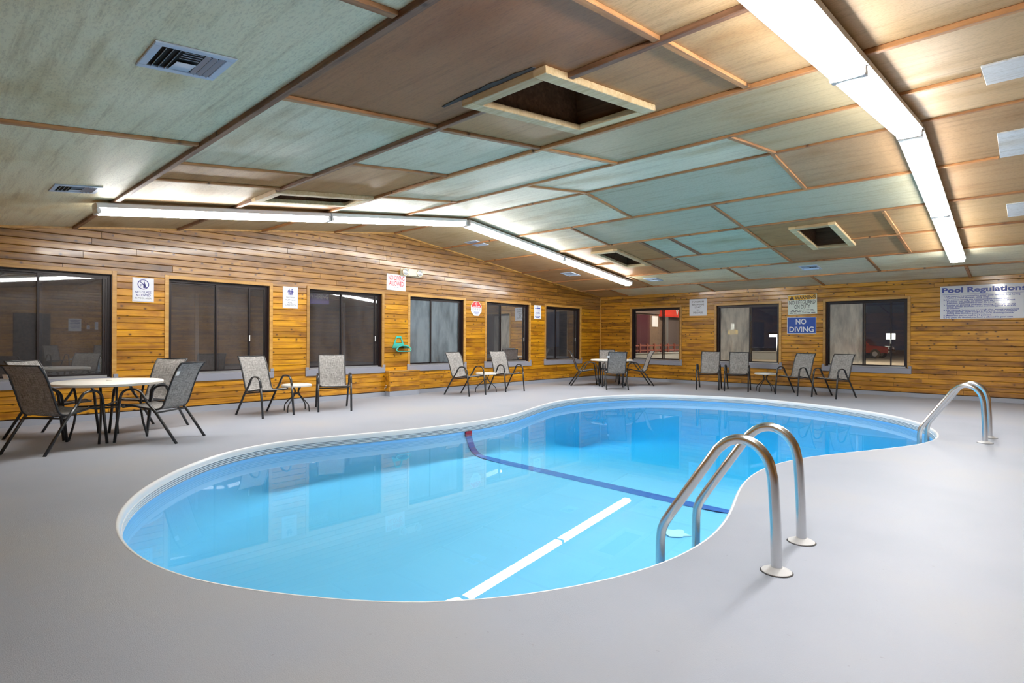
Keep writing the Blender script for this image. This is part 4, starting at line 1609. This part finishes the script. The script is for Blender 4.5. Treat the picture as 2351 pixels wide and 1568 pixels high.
fb = tag(empty('roadside_building', at(-19.6, 30.0, -0.2)), 'building outside with a red roof edge, white letter and dark doors', 'building')
G().box((-4, 0, 0), (0, 14, 4.2)).build('wall_body', M['corridor'], fb)
G().box((0.0, 6.3, 3.10), (0.35, 13, 3.62)).build('roof_edge', M['red_paint'], fb)
G().box((0.0, 6.3, 3.63), (0.35, 13, 4.2)).build('white_band', M['white'], fb)
G().box((0.0, 0, 3.25), (0.12, 6.2, 4.2)).build('soffit', M['dark_wall'], fb)
G().bbox((0.0, 3.2, 0), (0.05, 4.95, 3.15), 0.01).build('door', M['dark_door'], fb)
G().bbox((0.0, 7.4, 0), (0.05, 10.5, 2.95), 0.01).build('door', M['dark_wall'], fb)
G().bbox((0.0, 5.3, 2.35), (0.04, 6.1, 3.1), 0.01).build('notice_board', M['white'], fb)
G().box((0.10, 6.75, 0), (0.34, 7.05, 3.09)).build('post', M['track'], fb)
bb = Letters(0.0)
bb.fit('V', 0, 0, 0.5, 0.5, 0.03)
vo = bb.build('letter', M['white'], fb)
vo.matrix_local = frame_matrix((0.36, 8.35, 3.5), (0, 1, 0), (0, 0, 1), (1, 0, 0))
fe = tag(empty('rail_fence', at(-18.7, 29.0, -0.2)), 'reddish rail fence outside the corner window', 'fence')
for z in (0.74, 1.06):
    G().bbox((-0.02, 0, z - 0.05), (0.02, 12, z + 0.05), 0.005).build('rail', M['fence_red'], fe)
for k in range(13):
    G().bbox((-0.06, 0.2 + k * 0.95, 0), (0.06, 0.32 + k * 0.95, 1.18), 0.005).build('post', M['fence_red'], fe)


def lamp_post(x, y, h, energy, label, warm=(1.0, 0.86, 0.66)):
    r = tag(empty('street_lamp', at(x, y, -0.2)), label, 'street lamp', 'street lamps outside')
    G().tube([(0, 0, 0), (0, 0, h)], 0.05, 0.05, 10).build('post', M['concrete'], r, True)
    G().bbox((-0.4, -0.2, h), (0.4, 0.2, h + 0.08), 0.01).build('lamp_hood', M['frame'], r)
    G().bbox((-0.35, -0.15, h - 0.12), (0.35, 0.15, h - 0.002), 0.01).build('lamp_glass', M['street_lamp'], r)
    ld = bpy.data.lights.new('street_light', 'SPOT')
    ld.energy = energy
    ld.color = warm
    ld.spot_size = math.radians(150)
    ld.shadow_soft_size = 0.15
    lo = bpy.data.objects.new('lamp_beam', ld)
    COL.objects.link(lo)
    lo.parent = r
    lo.location = (0, 0, h - 0.16)


lamp_post(-15.0, 34.0, 6.5, 6000, 'tall street lamp near the rail fence outside')
lamp_post(-9.6, 30.0, 1.75, 300, 'low bright lamp seen through the window beside the warning sign')
lamp_post(-8.5, 42.0, 7.0, 6000, 'tall street lamp lighting the car park by the pickup')
ys = tag(empty('roadside_sign', at(-15.8, 40.0, -0.2)), 'lit yellow and white roadside sign seen through the misted window', 'sign')
G().tube([(0, 0, 0), (0, 0, 1.86)], 0.05, 0.05, 8).build('post', M['concrete'], ys, True)
G().bbox((-0.32, -0.08, 1.86), (0.32, 0.08, 2.18), 0.01).build('yellow_panel', M['yellow_glow'], ys)
G().bbox((-0.13, -0.08, 2.2), (0.05, 0.08, 2.62), 0.01).build('white_panel', M['white_glow'], ys)
ws = tag(empty('shop_sign', at(-9.9, 62.0, -0.2)), 'bright white shop sign outside beyond the pickup', 'sign')
G().tube([(0, 0, 0), (0, 0, 1.6)], 0.08, 0.08, 8).build('post', M['concrete'], ws, True)
G().bbox((-0.35, -0.1, 1.6), (0.35, 0.1, 2.15), 0.02).build('lit_panel', M['white_glow'], ws)

tk = tag(empty('pickup_truck', at(-11.2, 55.0, -0.2, math.radians(-6))), 'dark red pickup parked outside the window', 'truck')
g = G().prism([(-2.4, 0.45), (2.5, 0.45), (2.55, 0.75), (2.45, 0.98), (1.25, 1.06), (0.75, 1.62), (-0.55, 1.66), (-0.75, 1.08), (-2.4, 1.04)], -0.85, 0.85)
body = g.build('body', M['truck_red'], tk)
body.matrix_local = Matrix.Rotation(math.pi / 2, 4, 'X')
o = G().prism([(-0.48, 1.12), (0.98, 1.12), (0.68, 1.55), (-0.45, 1.58)], -0.86, 0.86).build('side_window', M['black'], tk)
o.matrix_local = Matrix.Rotation(math.pi / 2, 4, 'X')
for x in (-1.5, 1.6):
    for y in (-0.78, 0.78):
        wv_ = G().lathe([(0.2, -0.11), (0.36, -0.11), (0.38, -0.07), (0.38, 0.07), (0.36, 0.11), (0.2, 0.11)], 24).build('wheel', M['tyre'], tk)
        wv_.matrix_local = Matrix.Translation((x, y, 0.38)) @ Matrix.Rotation(math.pi / 2, 4, 'X')
        hb = G().lathe([(0.05, -0.115), (0.2, -0.115), (0.2, 0.115), (0.05, 0.115)], 16).build('hub', M['track'], wv_)
G().bbox((2.4, -0.8, 0.5), (2.62, 0.8, 0.66), 0.02).build('bumper', M['track'], tk)
for y in (-0.62, 0.62):
    G().bbox((2.46, y - 0.15, 0.74), (2.56, y + 0.15, 0.92), 0.01).build('headlight', M['white'], tk)
